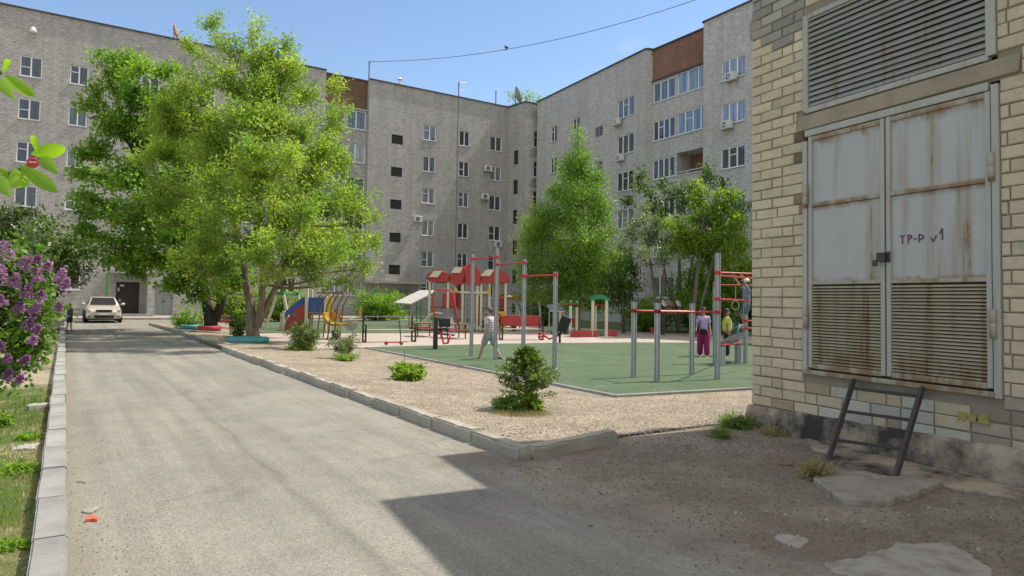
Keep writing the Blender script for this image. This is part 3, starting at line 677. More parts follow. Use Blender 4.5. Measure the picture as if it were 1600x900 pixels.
for ff, px, py, lb in ((f3, 760.5, 268, 'upper air conditioner beside the rightmost window column of the far block'), (f3, 756, 312, 'lower air conditioner left of a window in the far block'),
                   (f3, 651, 347, 'air conditioner alone between stair windows and second window column'), (f3, 776, 386, 'air conditioner hanging under a window just above the tall workout post'),
                   (g1, 968, 196, 'air conditioner under the topmost window left of the glazed balconies'), (g1, 973, 252, 'air conditioner under the second window left of the balconies'),
                   (g5, 1146, 127, 'air conditioner under the top window right of the balconies'), (g5, 1140, 202, 'air conditioner under the second window right of the balconies')):
    u, z = onto(ff.P0, ff.P0+ff.d, px, py); p = ff.at(u, z-.02, .01)
    if first: o = ac0; o.location = p; o.rotation_euler = (0, 0, ff.rz); o['label'] = lb; first = False
    else: o = dup(ac0, p, ff.rz, lb)
# flood lamp
p = f1.at(*onto(f1.P0, f1.P0+f1.d, 52, 53), .0)
r = empty('wall_lamp', p, 'white hooded lamp on the far block high at the left edge', 'lamp')
mb = MB(); mb.b2(-.18, .18, -.06, 0, -.25, .1); mb.build('base_plate', M['steel'], r, bevel=.01)
mb = MB(); mb.lathe([(.03, .42), (.12, .36), (.2, .15), (.22, .05), (.18, .02)], (0, -.32, -.02), 14); mb.tube([(0, -.03, -.05), (0, -.3, .3)], .03); mb.build('lamp_shade', M['white'], r, smooth=True)
# satellite dishes
def dish(px, py, Y, rad_, mat, lab, face, zroof=20.7):
    q = ray(px, py); t = Y/q.y; c = CAM+q*t
    r = empty('satellite_dish', (c.x, c.y, zroof), lab, 'satellite dish')
    R = Vector(face).to_track_quat('Z', 'Y').to_matrix(); mb = MB(); prof = [(.02, 0)]+[(rad_*k/5, .32*rad_*(k/5)**2) for k in range(1, 6)]+[(rad_*.98, .32*rad_-.03)]+[(rad_*k/5, .32*rad_*(k/5)**2-.03) for k in range(4, 0, -1)]
    mb.lathe(prof, (0, 0, c.z-zroof), 20, 'z', R); mb.build('reflector', mat, r, smooth=True)
    mb = MB(); mb.tube([(0, 0, 0), (0, .1, c.z-zroof)], .05); mb.build('mast', M['steel'], r)
    mb = MB(); fc = Vector(face).normalized(); a = Vector((0, 0, c.z-zroof)); mb.tube([a+R@Vector((rad_*.9, 0, .3*rad_)), a+fc*rad_*.9], .02); mb.tube([a+R@Vector((-rad_*.9, 0, .3*rad_)), a+fc*rad_*.9], .02)
    mb.ball(a+fc*rad_*.9, .07, 8, 6); mb.build('feed_arm', M['steel'], r)
dish(272, 50, 57.5, .62, M['dish'], 'rusty satellite dish on the roof edge behind the big tree', (.85, -.3, .25))
dish(806, 150, 56.5, .95, M['dishgrey'], 'grey satellite dish where the two blocks meet', (.75, -.4, .3))
def antenna(px, ptop, pbot, Y, lab, arms):
    q = ray(px, ptop); t = Y/q.y; c = CAM+q*t; h = c.z-20.7
    r = empty('roof_antenna', (c.x, c.y, 20.7), lab, 'antenna'); mb = MB(); mb.tube([(0, 0, 0), (0, 0, h)], .045, 6); mb.build('mast', M['iron'], r)
    mb = MB()
    for z, l, dx in arms: mb.tube([(-l+dx, 0, h-z), (l+dx, 0, h-z+.1)], .025, 5)
    mb.build('crossbar', M['steel'], r); return c
mast = antenna(577, 96, 126, 56.8, 'tall mast carrying the overhead wire at the roof step', [(.15, .25, 0), (.5, .12, .1)])
antenna(717, 127, 150, 56.9, 'antenna with side arms in the middle of the far roof', [(.1, .55, .3), (.9, .4, .3), (.4, .2, 0)])
antenna(775, 141, 160, 56.9, 'short antenna near the right end of the far roof', [(.05, .2, 0), (.25, .15, 0)])
q = ray(625, 122); c = CAM+q*(57.5/q.y); r = empty('roof_vent', (c.x, c.y, 20.7), 'small white ventilation pipe with cap on the far roof', 'vent')
mb = MB(); mb.lathe([(.14, 0), (.14, c.z-20.9)], n=10); mb.build('pipe', M['white'], r); mb = MB(); mb.lathe([(.25, c.z-20.85), (.02, c.z-20.6)], n=10); mb.build('cap', M['white'], r)
# overhead wire with a bird
pe = CAM+ray(1092, -2)*(36.5/ray(1092, -2).x); pts = []
for k in range(41):
    t = k/40; p = mast.lerp(pe, t); p.z -= 1.15*4*t*(1-t); pts.append(p)
mb = MB(); mb.tube(pts, .022, 5); wire = tag(mb.build('overhead_wire', M['iron']), 'thin black wire sagging across the sky between the roofs', 'wire')
best = min(pts, key=lambda p: abs((lambda q: PCX+FPX*q.x/-q.z)(MC.transposed()@(p-CAM))-797))
r = empty('bird', best, 'small dark bird perched on the overhead wire', 'bird')
mb = MB(); mb.ball((0, 0, .16), (.09, .2, .11), 10, 8, Matrix.Rotation(.5, 3, 'X')); mb.ball((0, .17, .30), .075, 8, 6); mb.lathe([(.025, 0), (.002, .07)], (0, .24, .3), 6, 'y')
mb.prism([(-.03, 0), (.03, 0), (.05, .25), (-.05, .25)], 0, .02); body = mb
o = mb.build('body', M['iron'], r, smooth=True); mb = MB()
for sx in (-1, 1): mb.ball((sx*.085, -.05, .16), (.02, .17, .07), 8, 6, Matrix.Rotation(.4, 3, 'X')); mb.tube([(sx*.03, 0, .08), (sx*.03, 0, .0)], .008, 4)
mb.build('wing', M['iron'], r)

# ------------------------------------------------------------------ transformer substation on the right
SP0 = Vector((7.84, 5.89, 0)); SP1 = Vector((7.41, 2.8, 0))
SB = empty('substation_building', (8.2, 3.0, 0), 'yellowish brick transformer substation with rusty grey double door on the right', 'building')
sf = Facade(SB, SP0, SP1); SL = 8.6; H1 = 6.9
DO = (.86, 3.15, .80, 3.84); VO = (.86, 3.13, 4.05, 5.32)
mb = MB()
sf.rects = [(DO[0], DO[1], DO[2], DO[3], .12), (VO[0], VO[1], VO[2], VO[3], .12)]
o = wallmesh(0.02, SL, .2, H1, sf.rects).build('mortar_wall', M['mortar'], SB, SP0-SB.location-sf.n*0.012, sf.rz)
mb = MB(); row = 0; z = .30; bh = .1185; pitch = .1315
while z+bh < H1:
    u = 0. if row % 2 == 0 else -.19
    while u < SL:
        l = .345; a = max(u, 0); b = min(u+l, SL); u += .36
        if random.random() < .07: b = a+(b-a)*.45; u = b+.015
        if b-a < .04: continue
        zc = z+bh/2
        segs = [(a, b)]
        for R_ in (DO, VO, (.76, 3.34, 3.84, 4.05)):
            if z+bh > R_[2]+.01 and z < R_[3]-.01:
                ns = []
                for p, q in segs:
                    if q <= R_[0] or p >= R_[1]: ns.append((p, q)); continue
                    if p < R_[0]: ns.append((p, R_[0]-.004))
                    if q > R_[1]: ns.append((R_[1]+.004, q))
                segs = ns
        for p, q in segs:
            if q-p < .03: continue
            base = np.array([.60, .505, .355])*random.uniform(.92, 1.06)
            if random.random() < .06: base = base*.88
            if z > 5.0+.25*math.sin(p*9+2) and p < .85:            # sooty, flaking top corner
                base = np.array([.30, .28, .24])*random.uniform(.85, 1.2) if random.random() < .85 else np.array([.42, .40, .35])
            if 4.3 < z <= 5.1 and p < .85 and random.random() < .4: base = base*random.uniform(.8, 1.15)+.04
            if .6 < p < .9 and 2.7 < z < 3.8: base = np.array([.24, .17, .11])*random.uniform(.6, 1.3)
            if z < .8 and .9 < p < 3.3:
                k = random.random(); base = np.array([.60, .565, .48])*random.uniform(.7, 1.0) if k < (.5 if p < 2.2 else .2) else (np.array([.37, .31, .23])*random.uniform(.7, 1.1) if k < .72 else base*.88)
            if z < .8 and .35 < p < .95 and random.random() < .3: base = np.array([.42, .32, .21])
            dep = random.uniform(-.006, .006); zz0 = z+random.uniform(-.003, .003); zz1 = zz0+bh+random.uniform(-.004, .002); bt = .009
            if z < .8 and p > .8: dep += random.uniform(0, .006)
            tilt = random.uniform(-.004, .004); y = -.0+dep
            mb.ccur = tuple(np.clip(base, 0, 1))
            vs = [(p, .05, zz0), (q, .05, zz0+tilt), (q, .05, zz1+tilt), (p, .05, zz1), (p, y, zz0), (q, y, zz0+tilt), (q, y, zz1+tilt), (p, y, zz1),
                  (p+bt, y-.009, zz0+bt), (q-bt, y-.009, zz0+bt+tilt), (q-bt, y-.009, zz1-bt+tilt), (p+bt, y-.009, zz1-bt)]
            mb.add(vs, [(0, 1, 5, 4), (1, 2, 6, 5), (2, 3, 7, 6), (3, 0, 4, 7), (4, 5, 9, 8), (5, 6, 10, 9), (6, 7, 11, 10), (7, 4, 8, 11), (8, 9, 10, 11)])
    z += pitch; row += 1
sf.part(mb, 'brick_facing', M['bricks'])
# body behind, roof with eaves
T = Matrix.Translation(-SB.location)
n = sf.n; d = sf.d
def sp(u, back): v = SP0+d*u-n*back; return (v.x, v.y)
mb = MB(); mb.prism([sp(0, .16), sp(SL, .16), sp(SL, 6), sp(0, 6)], 0, H1); mb.build('wall', M['mortar'], SB, xf=T)
mb = MB()
a, b = sp(0, .0), sp(0, 6)
row = 0; z = .3
for side in (0,):
    while z+bh < H1:
        u = 0 if row % 2 else -.17
        while u < 6:
            p, q = max(u, .03), min(u+.345, 6); u += .36
            if q-p < .03: continue
            mb.ccur = tuple(np.clip(np.array([.60, .505, .355])*random.uniform(.85, 1.08), 0, 1))
            P = Vector(sp(0, p)).to_3d(); Q = Vector(sp(0, q)).to_3d(); e = -d*.02
            mb.add([P, Q, Q+e, P+e, P+Vector((0, 0, bh)), Q+Vector((0, 0, bh)), Q+e+Vector((0, 0, bh)), P+e+Vector((0, 0, bh))], [(0, 1, 2, 3), (4, 5, 6, 7), (0, 1, 5, 4), (1, 2, 6, 5), (2, 3, 7, 6), (3, 0, 4, 7)])
            for i in range(8): x, y_, zq = mb.v[-8+i]; mb.v[-8+i] = (x, y_, zq+z)
        z += pitch; row += 1
mb.build('side_brick_facing', M['bricks'], SB, xf=T)
mb = MB(); mb.prism([sp(1.3, -.9), sp(SL+.3, -.9), sp(SL+.3, 6.3), sp(1.3, 6.3)], H1+.002, H1+.2); mb.build('roof', M['lintel'], SB, xf=T, bevel=.02)
mb = MB(); mb.prism([sp(-.0, -.0), sp(1.297, -.0), sp(1.297, 6), sp(0, 6)], H1+.002, H1+.1); mb.build('roof_edge', M['lintel'], SB, xf=T)
mb = MB(); mb.b2(-.06, .1, -.0, .25, 5.32, 5.62); o = sf.part(mb, 'wall_bracket', M['lintel'], bevel=.03)
# plinth, rough and slanting
mb = MB(); nu = 90; nz = 10; vs = []
for i in range(nu+1):
    u = -.04+(SL+.04)*i/nu; top = .285+.022*u + mnoise.noise(Vector((u*4, 0, 3)))*.02
    for j in range(nz+1):
        zz = -.08+(top+.08)*j/nz; o_ = .085+mnoise.noise(Vector((u*3, zz*3, 0)))*.03+mnoise.noise(Vector((u*11, zz*11, 5)))*.012 - (.05*(j/nz)**6) - max(0, mnoise.noise(Vector((u*1.5, zz*2.5, 8)))-.25)*.12
        vs.append((u, -o_, zz))
    vs.append((u, .05, top-.005))
k = nz+2; mb.add(vs, [(i*k+j, (i+1)*k+j, (i+1)*k+j+1, i*k+j+1) for i in range(nu) for j in range(k-1)])
mb.add([vs[j] for j in range(k)]+[(-.04, 1., -.08), (-.04, 1., .27)], [tuple(range(k))+(k+1, k)])
sf.part(mb, 'plinth', M['plinth'], smooth=True)
mb = MB(); mb.prism([(.77, 3.845), (3.32, 3.865), (3.34, 4.04), (.79, 4.03)], -.022, .1, (0, 2, 1)); sf.part(mb, 'lintel', M['lintel'], bevel=.012)
# big louvred vent
mb = MB(); N = 17
for i in range(N):
    z = 4.12+i*(1.16/N); t = random.uniform(-.004, .004)
    mb.add([(.95, -.012, z+t), (3.04, -.012, z+t+random.uniform(-.004, .004)), (3.04, .02, z+.055), (.95, .02, z+.055), (.95, -.024, z+.006+t), (3.04, -.024, z+.006+t), (3.04, .012, z+.062), (.95, .012, z+.062)],
           [(0, 1, 2, 3), (4, 5, 6, 7), (0, 1, 5, 4), (3, 2, 6, 7), (0, 3, 7, 4), (1, 2, 6, 5)])
vent = sf.part(mb, 'louvred_vent', M['vent_paint'])
mb = MB(); mb.b2(.87, .95, -.03, .07, 4.075, 5.30); mb.b2(3.04, 3.13, -.03, .07, 4.09, 5.30); mb.b2(.9, 3.06, -.026, .05, 4.052, 4.115); mb.b2(.95, 3.04, -.026, .05, 5.25, 5.31); mb.build('frame', M['door_trim'], vent, bevel=.005)
mb = MB(); mb.b2(.88, 3.1, .10, .13, 4.06, 5.3); mb.build('backing', M['dark'], vent)
# doors
mb = MB(); mb.b2(.87, .935, -.035, .06, .80, 3.70); mb.b2(3.085, 3.15, -.035, .06, .79, 3.80); mb.b2(.9, 3.06, -.03, .05, 3.755, 3.835); sf.part(mb, 'door_frame', M['door_trim'], bevel=.006)
mb = MB(); mb.b2(.9, 3.09, -.05, .07, .80, .85); sf.part(mb, 'door_threshold', M['rust_trim'], bevel=.006)
for (a, b) in ((.945, 1.965), (1.985, 3.07)):
    mb = MB(); w_ = b-a
    mb.b2(a+.03, b-.03, .008, .02, 2.90, 3.72); mb.b2(a+.03, b-.03, .008, .02, 1.93, 2.86)
    leaf = sf.part(mb, 'door', M['door_paint'])
    mb = MB(); mb.b2(a, a+.05, -.018, .03, .88, 3.75); mb.b2(b-.05, b, -.018, .03, .88, 3.75); mb.build('stile', M['door_trim'], leaf, bevel=.004)
    for z_, h_ in ((3.69, .055), (2.865, .05), (1.9, .045), (.87, .06)): mb = MB(); mb.b2(a+.05, b-.05, -.014, .03, z_, z_+h_); mb.build('rail', M['rust_trim'], leaf, bevel=.004)
    mb = MB(); N = 26
    for i in range(N):
        z = .94+i*(.95/N); j1 = random.uniform(-.003, .003)
        mb.add([(a+.05, -.006+j1, z), (b-.05, -.006-j1, z), (b-.05, .012, z+.021), (a+.05, .012, z+.021), (a+.05, -.013+j1, z+.003), (b-.05, -.013-j1, z+.003), (b-.05, .008, z+.026), (a+.05, .008, z+.026)],
               [(0, 1, 2, 3), (4, 5, 6, 7), (0, 1, 5, 4), (3, 2, 6, 7), (0, 3, 7, 4), (1, 2, 6, 5)])
    mb.build('louvre', M['slat_paint'], leaf)
    mb = MB(); mb.b2(a+.03, b-.03, .05, .06, .88, 1.93); mb.build('backing', M['dark'], leaf)
    hx = a-.02 if a < 1.5 else b+.02
    for hz_ in (1.45, 2.95):
        mb = MB(); mb.lathe([(.03, -.14), (.03, -.005), (.026, 0), (.026, .005), (.03, .01), (.03, .14)], (hx, -.045, hz_+.05), 10); mb.build('hinge', M['iron'] if False else M['rust_trim'], leaf, smooth=True)
lk = MB(); lk.b2(1.90, 2.0, -.07, -.02, 2.14, 2.24); lk.b2(1.865, 1.915, -.085, -.06, 2.09, 2.16); lk.b2(2.0, 2.04, -.03, -.018, 2.13, 2.25); sf.part(lk, 'lock', M['ladder'], bevel=.005)
# hand lettering TP-P v1
def strokes(mb, segs, ox, oz, sx, sz, y=.003, r=.006):
    for s in segs:
        pts = [(ox+px*sx, y, oz+pz*sz) for px, pz in s]
        for a, b in zip(pts, pts[1:]): mb.beam(a, b, .003, r*2, up=(0, 0, 1)) if abs(b[0]-a[0]) >= abs(b[2]-a[2]) else mb.beam(a, b, r*2, .003, up=(0, 1, 0))
mb = MB(); z0 = 2.325
strokes(mb, [[(0, 1), (1, 1.05)], [(.5, 1), (.52, 0)]], 2.13, z0, .06, .085)
strokes(mb, [[(0, 0), (0, 1.1)], [(0, 1.1), (.6, 1.0), (.65, .7), (0, .5)]], 2.225, z0, .055, .085)
strokes(mb, [[(0, 0), (1, 0)]], 2.28, z0+.045, .04, 1)
strokes(mb, [[(0, 0.05), (0, 1.05)], [(0, 1.05), (.8, .8), (.75, .5), (0, .4)]], 2.345, z0, .06, .085)
strokes(mb, [[(0, .6), (.4, 0), (1, .8)]], 2.47, z0, .06, .08)
strokes(mb, [[(0, .6), (.5, 1.1), (.5, 0)]], 2.56, z0+.01, .06, .11)
sf.part(mb, 'lettering', M['graffiti'])
# yellow paint remnants
mb = MB()
for (u, z, w_, h_) in ((2.74, .53, .08, .085), (2.84, .535, .07, .07), (2.93, .53, .10, .085)):
    pts = [(u+w_/2+w_/2*(1+.22*random.uniform(-1, 1))*math.copysign(abs(math.cos(a))**.35, math.cos(a)), z+h_/2+h_/2*(1+.22*random.uniform(-1, 1))*math.copysign(abs(math.sin(a))**.35, math.sin(a))) for a in np.linspace(0, 6.283, 30)[:-1]]
    mb.prism(pts, -.021, -.0, (0, 2, 1))
sf.part(mb, 'yellow_paint_mark', M['yellowpaint'])
# ladder
lf = G(1288, 738); lr = G(1397, 752); lt = sf.at(1.61, .80, .06); lr2 = sf.at(2.41, .81, .06)
LD = empty('metal_ladder', lf.lerp(lr, .5), 'dark steel ladder leaning against the substation wall under the rusty doors', 'ladder')
T2 = Matrix.Translation(-LD.location)
for a, b in ((lf, lt), (lr, lr2)):
    mb = MB(); mb.beam(a, b, .045, .045, up=sf.n); mb.build('rail', M['ladder'], LD, xf=T2, bevel=.004)
for t in (.9, .63, .32):
    mb = MB(); mb.beam(lf.lerp(lt, t), lr.lerp(lr2, t), .035, .03); mb.build('rung', M['ladder'], LD, xf=T2, bevel=.003)
# broken concrete slab and patches
def rock(name, pts, z0, z1, mat, lab, cat, slope=(0, 0), seed=0, group=None):
    c = Vector((sum(p[0] for p in pts)/len(pts), sum(p[1] for p in pts)/len(pts), 0)); bm = bmesh.new(); P = []
    for i, p in enumerate(pts):
        q = pts[(i+1) % len(pts)]
        for k in range(12):
            t = k/12; v = Vector((p[0]+(q[0]-p[0])*t, p[1]+(q[1]-p[1])*t, 0)); nn = mnoise.noise(v*5+Vector((seed, 0, 0)))*.08+mnoise.noise(v*19+Vector((seed, 3, 0)))*.05; P.append(v+(v-c).normalized()*nn)
    rings = []
    for f, zf in ((1.0, z0), (.995, z0+(z1-z0)*.9), (.975, z1), (.7, z1+.004), (.4, z1+.006), (.1, z1+.006)):
        rings.append([bm.verts.new((c.x+(v.x-c.x)*f, c.y+(v.y-c.y)*f, zf+((v.x-c.x)*slope[0]+(v.y-c.y)*slope[1])*f*(zf > z0)+(mnoise.noise(Vector((v.x*f*5, v.y*f*5, seed)))*.008+mnoise.noise(Vector((v.x*f*23, v.y*f*23, seed)))*.006)*(zf > z0))) for v in P])
    for a, b in zip(rings, rings[1:]):
        for i in range(len(P)): bm.faces.new((a[i], a[(i+1) % len(P)], b[(i+1) % len(P)], b[i]))
    bm.faces.new(rings[-1]); me = bpy.data.meshes.new(name); bm.to_mesh(me); bm.free(); me.materials.append(mat)
    o = bpy.data.objects.new(name, me); C.objects.link(o); return tag(o, lab, cat, group)
rock('concrete_slab', [tuple(G(x, y)[:2]) for x, y in ((1268, 757), (1288, 735), (1330, 742), (1400, 752), (1468, 762), (1440, 777), (1390, 792), (1320, 788))], -.03, .05, M['slab'], 'broken concrete slab under the foot of the steel ladder', 'slab', seed=1)
rock('concrete_apron', [(7.75, 5.1), (7.2, 4.6), (6.75, 4.0), (6.7, 3.3), (6.9, 2.4), (6.4, 1.0), (7.2, .9), (7.4, 2.0), (7.6, 4.0)], -.03, .02, M['plinth'], 'cracked concrete apron along the substation wall behind the ladder', 'apron', seed=4)
rock('concrete_patch', [tuple(G(x, y)[:2]) for x, y in ((1290, 882), (1350, 872), (1400, 850), (1480, 852), (1545, 885), (1560, 925), (1420, 925), (1330, 905))], -.03, .012, M['patch'], 'pale broken concrete patch in the lower right corner', 'patch', seed=2)
rock('concrete_patch', [tuple(G(x, y)[:2]) for x, y in ((1222, 842), (1250, 836), (1258, 848), (1230, 856))], -.02, .008, M['patch'], 'small pale concrete patch in the shaded dirt', 'patch', seed=3)

# ------------------------------------------------------------------ foliage
def leaves(name, pos, nrm, size, mat, parent=None, aspect=.45, tint=None, droop=0., loc=(0, 0, 0), fold=.15):
    pos = np.asarray(pos, float); N = len(pos); ln = np.asarray(size, float)
    if ln.ndim == 0: ln = np.full(N, float(ln))
    ln = ln*rng.uniform(.7, 1.3, N)
    d = np.asarray(nrm, float)+rng.normal(0, .75, (N, 3)); d[:, 2] -= droop; d /= np.linalg.norm(d, axis=1)[:, None]+1e-9
    up = rng.normal(0, .55, (N, 3)); up[:, 2] += 1; s = np.cross(d, up); s /= np.linalg.norm(s, axis=1)[:, None]+1e-9
    n = np.cross(s, d)
    a = pos; b = pos+d*ln[:, None]*.45+s*(ln*aspect*.5)[:, None]+n*(ln*fold)[:, None]; c = pos+d*ln[:, None]; e = pos+d*ln[:, None]*.45-s*(ln*aspect*.5)[:, None]+n*(ln*fold)[:, None]
    v = np.stack([a, b, c, e], 1).reshape(-1, 3)-np.asarray(loc, float)
    me = bpy.data.meshes.new(name); me.vertices.add(4*N); me.vertices.foreach_set('co', v.ravel().astype(np.float32))
    me.loops.add(4*N); me.loops.foreach_set('vertex_index', np.arange(4*N, dtype=np.int32))
    me.polygons.add(N); me.polygons.foreach_set('loop_start', np.arange(0, 4*N, 4, dtype=np.int32)); me.polygons.foreach_set('loop_total', np.full(N, 4, dtype=np.int32))
    t = rng.uniform(0, 1, N) if tint is None else np.clip(np.asarray(tint)+rng.normal(0, .16, N), 0, 1)
    at = me.attributes.new('tint', 'FLOAT', 'POINT'); at.data.foreach_set('value', np.repeat(t, 4).astype(np.float32))
    me.materials.append(mat); me.update(); o = bpy.data.objects.new(name, me); C.objects.link(o)
    if parent: o.parent = parent
    return o
def curve_pts(a, b, bend, n=6):
    a = Vector(a); b = Vector(b); m = (a+b)/2+Vector(bend); return [(a*(1-t)**2+m*2*t*(1-t)+b*t*t) for t in (i/(n-1) for i in range(n))]
def rv(s=1.): return Vector((random.gauss(0, 1), random.gauss(0, 1), random.gauss(0, 1)))*s
def tree(name, label, cat, base, trunks, blobs, leafmat_, barkmat, twigs=26, per=40, lsize=.12, aspect=.45, up=.35, spread=.16, droop=.0, group=None, r0=.22, dens=1., flower=None, hang=0.):
    """trunks: list of [(point, radius)...] in world space; blobs: [(centre, radius)] in world space"""
    base = Vector(base); root = empty(name, base, label, cat, group)
    nodes = []; tm = MB()
    for tr in trunks:
        tm.tube([Vector(p)-base for p, r in tr], [r for p, r in tr], 9)
        for i in range(len(tr)-1):
            for k in range(4):
                t = k/4; nodes.append((Vector(tr[i][0]).lerp(Vector(tr[i+1][0]), t), tr[i][1]*(1-t)+tr[i+1][1]*t))
    tm.build('trunk', barkmat, root, smooth=True)
    bm_ = MB(); P = []; D = []; TI = []
    for c, r in blobs:
        c = Vector(c); cand = [(q, rr) for q, rr in nodes if q.z < c.z-.15*r] or nodes
        q, rr = min(cand, key=lambda z: (z[0]-c).length+max(0, z[0].z-c.z)*1.5)
        L_ = (c-q).length; br = min(rr*.6, .02+.022*L_+.012*r)
        pts = curve_pts(q, c, rv(.06*L_)+Vector((0, 0, -.08*L_)), 7); bm_.tube([p-base for p in pts], [br*(1-.7*i/6) for i in range(7)], 6)
        nodes.append((c, br*.4)); bt = random.uniform(.15, .75)
        nt_ = max(4, int(twigs*(r/1.2)**2*dens))
        for k in range(nt_):
            dr = rv().normalized(); dr.z = dr.z*.8+up; dr.normalize()
            s = pts[random.randrange(3, 7)]; rad_ = r*random.uniform(.55, 1.12)
            e = c+Vector((dr.x*rad_, dr.y*rad_, dr.z*rad_*.9)); tp = curve_pts(s, e, rv(.08*r)+Vector((0, 0, -.1*r)), 5)
            bm_.tube([p-base for p in tp], [max(.006, br*.28*(1-.2*i)) for i in range(5)], 4, caps=False)
            tt = bt+random.uniform(-.25, .25); m = int(per*random.uniform(.6, 1.3)); dv = (e-tp[3]).normalized()
            for j in range(m):
                f = random.random()**.55; seg = f*4; i0 = min(3, int(seg)); p = tp[i0].lerp(tp[i0+1], seg-i0)
                p = p+rv(spread*(.6+.6*f)); 
                if hang: p.z -= random.random()*hang
                P.append(p); D.append(dv*.5+Vector((0, 0, -hang*2))); TI.append(tt)
    bm_.build('branch', barkmat, root, smooth=True)
    leaves('crown', [tuple(p) for p in P], [tuple(p) for p in D], lsize, leafmat_, root, aspect, TI, droop, tuple(base))
    if flower:
        fm, nf, fs = flower; idx = [random.randrange(len(P)) for _ in range(nf)]; FP = []; FD = []
        for i in idx:
            for j in range(14): FP.append(tuple(P[i]+rv(.045)+Vector((0, 0, .05)))); FD.append((0, 0, .3))
        leaves('blossom', FP, FD, fs, fm, root, .8, None, 0, tuple(base))
    return root, len(P)
def bl(base, lst, sc=1.):
    """crown lumps given by where they stand in elevation over a base point, each at its own depth"""
    dep = depth(base); out = []
    for x, y, r, *dz in lst:
        q = dep+(dz[0] if dz else random.uniform(-.55, .55)*2.2); p = PD(x, y, q); out.append((p, r*q/FPX*sc))
    return out
NL = 0
# big bright ash by the turquoise tyre
ab = G(396, 531); dep = depth(ab)
def pw(x, y, d=0.): return PD(x, y, dep+d)
tr = [[(ab+Vector((0, 0, -.1)), .30), (pw(394, 505), .20), (pw(390, 470), .155), (pw(384, 430), .13), (pw(372, 370, .3), .15), (pw(350, 290, .5), .10), (pw(335, 200, .6), .06)],
      [(pw(402, 512, -.1), .16), (pw(409, 470, -.1), .12), (pw(412, 420, -.3), .14), (pw(405, 330, -.4), .11), (pw(398, 220, -.3), .07), (pw(395, 110), .04)],
      [(pw(404, 506, .1), .13), (pw(420, 470, .2), .10), (pw(440, 430, .3), .11), (pw(470, 350, .2), .08), (pw(490, 240, 0), .05)]]
lumps = [(392, 38, 26, 0), (330, 42, 24, 0), (440, 75, 30, 0), (296, 75, 26, .5), (355, 70, 34), (405, 95, 42, -.5), (465, 100, 26), (300, 125, 34), (350, 130, 48, -1), (428, 145, 52, -1.2), (484, 150, 34), (526, 128, 16, 0), (250, 165, 30), (300, 190, 48, 1), (245, 205, 36, .5), (262, 300, 40, .5), (285, 350, 40, 0), (285, 400, 30, 0), (225, 250, 26, 1), (245, 330, 34, 0), (310, 420, 34, -1), (270, 190, 40, 0), (420, 200, 50, -2), (500, 240, 44, -1), (350, 230, 46, -1.5), (300, 140, 34, 0), (440, 120, 40, 0), (545, 300, 30, 0), (375, 190, 58, -2), (455, 205, 56, -1.5), (515, 190, 34), (540, 175, 18, 0),
         (330, 250, 60, -1), (405, 265, 66, -2.4), (480, 270, 60, -1.5), (535, 255, 34), (275, 245, 42, 1.5), (360, 325, 62, -2), (440, 335, 64, -2.5), (515, 325, 52, -1), (565, 320, 34, 0), (588, 345, 22, 0), (560, 385, 36, -.5), (590, 378, 18, -.5),
         (385, 385, 56, -2), (460, 395, 56, -2.2), (520, 405, 44, -1.5), (330, 375, 46, -1), (570, 418, 24), (430, 430, 34, -2.4), (490, 438, 26, -2), (355, 415, 30, -1.5), (345, 450, 20, -1), (300, 310, 40, 2), (545, 440, 22, -1), (400, 150, 50, 1.6), (450, 300, 60, 2), (380, 300, 60, 2), (500, 370, 50, 1.8), (340, 200, 50, 2), (360, 330, 42, -4.6), (430, 382, 42, -5.2), (480, 330, 38, -4.6), (400, 240, 42, -4), (330, 280, 36, -4.4), (525, 385, 34, -4.2), (380, 400, 32, -5.5), (300, 340, 30, -4), (450, 250, 36, -4)]
_, k = tree('ash_tree', 'tall bright green ash tree with forked brown trunk in the turquoise tyre ring', 'tree', ab, tr, bl(ab, lumps, .92), M['ash_leaf'], M['bark'], twigs=34, per=74, lsize=.135, aspect=.4, up=.4, spread=.13); NL += k
# dark maple behind it
mb0 = G(331, 518); dep = depth(mb0)
tr = [[(mb0+Vector((0, 0, -.1)), .36), (pw(329, 500), .28), (pw(323, 475), .21), (pw(318, 440, .2), .18), (pw(290, 380, .4), .18), (pw(240, 300), .12), (pw(190, 200), .06)],
      [(pw(337, 500), .2), (pw(347, 470), .19), (pw(352, 420), .16), (pw(330, 320), .14), (pw(300, 200), .07)]]
lumps = [(158, 92, 24, 0), (200, 100, 26), (135, 240, 16, 0), (120, 270, 14, 0), (178, 118, 24, 0), (150, 140, 16, 0), (222, 105, 26), (262, 112, 24), (205, 150, 36), (250, 165, 40), (165, 185, 26), (140, 165, 16, 0), (192, 205, 42), (245, 225, 52), (158, 232, 28), (300, 200, 44), (150, 275, 26), (200, 275, 46), (255, 300, 54, -1.5), (128, 305, 22), (165, 325, 36), (215, 345, 50, -1.5), (275, 370, 56, -2), (118, 330, 16), (150, 368, 26), (190, 390, 36, -1), (235, 410, 40, -1.5), (290, 425, 44, -2), (335, 400, 50, -2), (350, 445, 28, -1.8), (310, 455, 20, -1.6), (265, 440, 24, -1.5), (205, 425, 22), (120, 355, 14), (300, 330, 56, 1.5), (310, 260, 50), (170, 410, 16), (380, 440, 26, -1), (135, 395, 16)]
_, k = tree('maple_tree', 'dark trunked leafy maple with low spreading crown over the drive', 'tree', mb0, tr, bl(mb0, lumps, .95), M['maple_leaf'], M['darkbark'], twigs=23, per=76, lsize=.165, aspect=.75, up=.2, spread=.17, droop=.3); NL += k
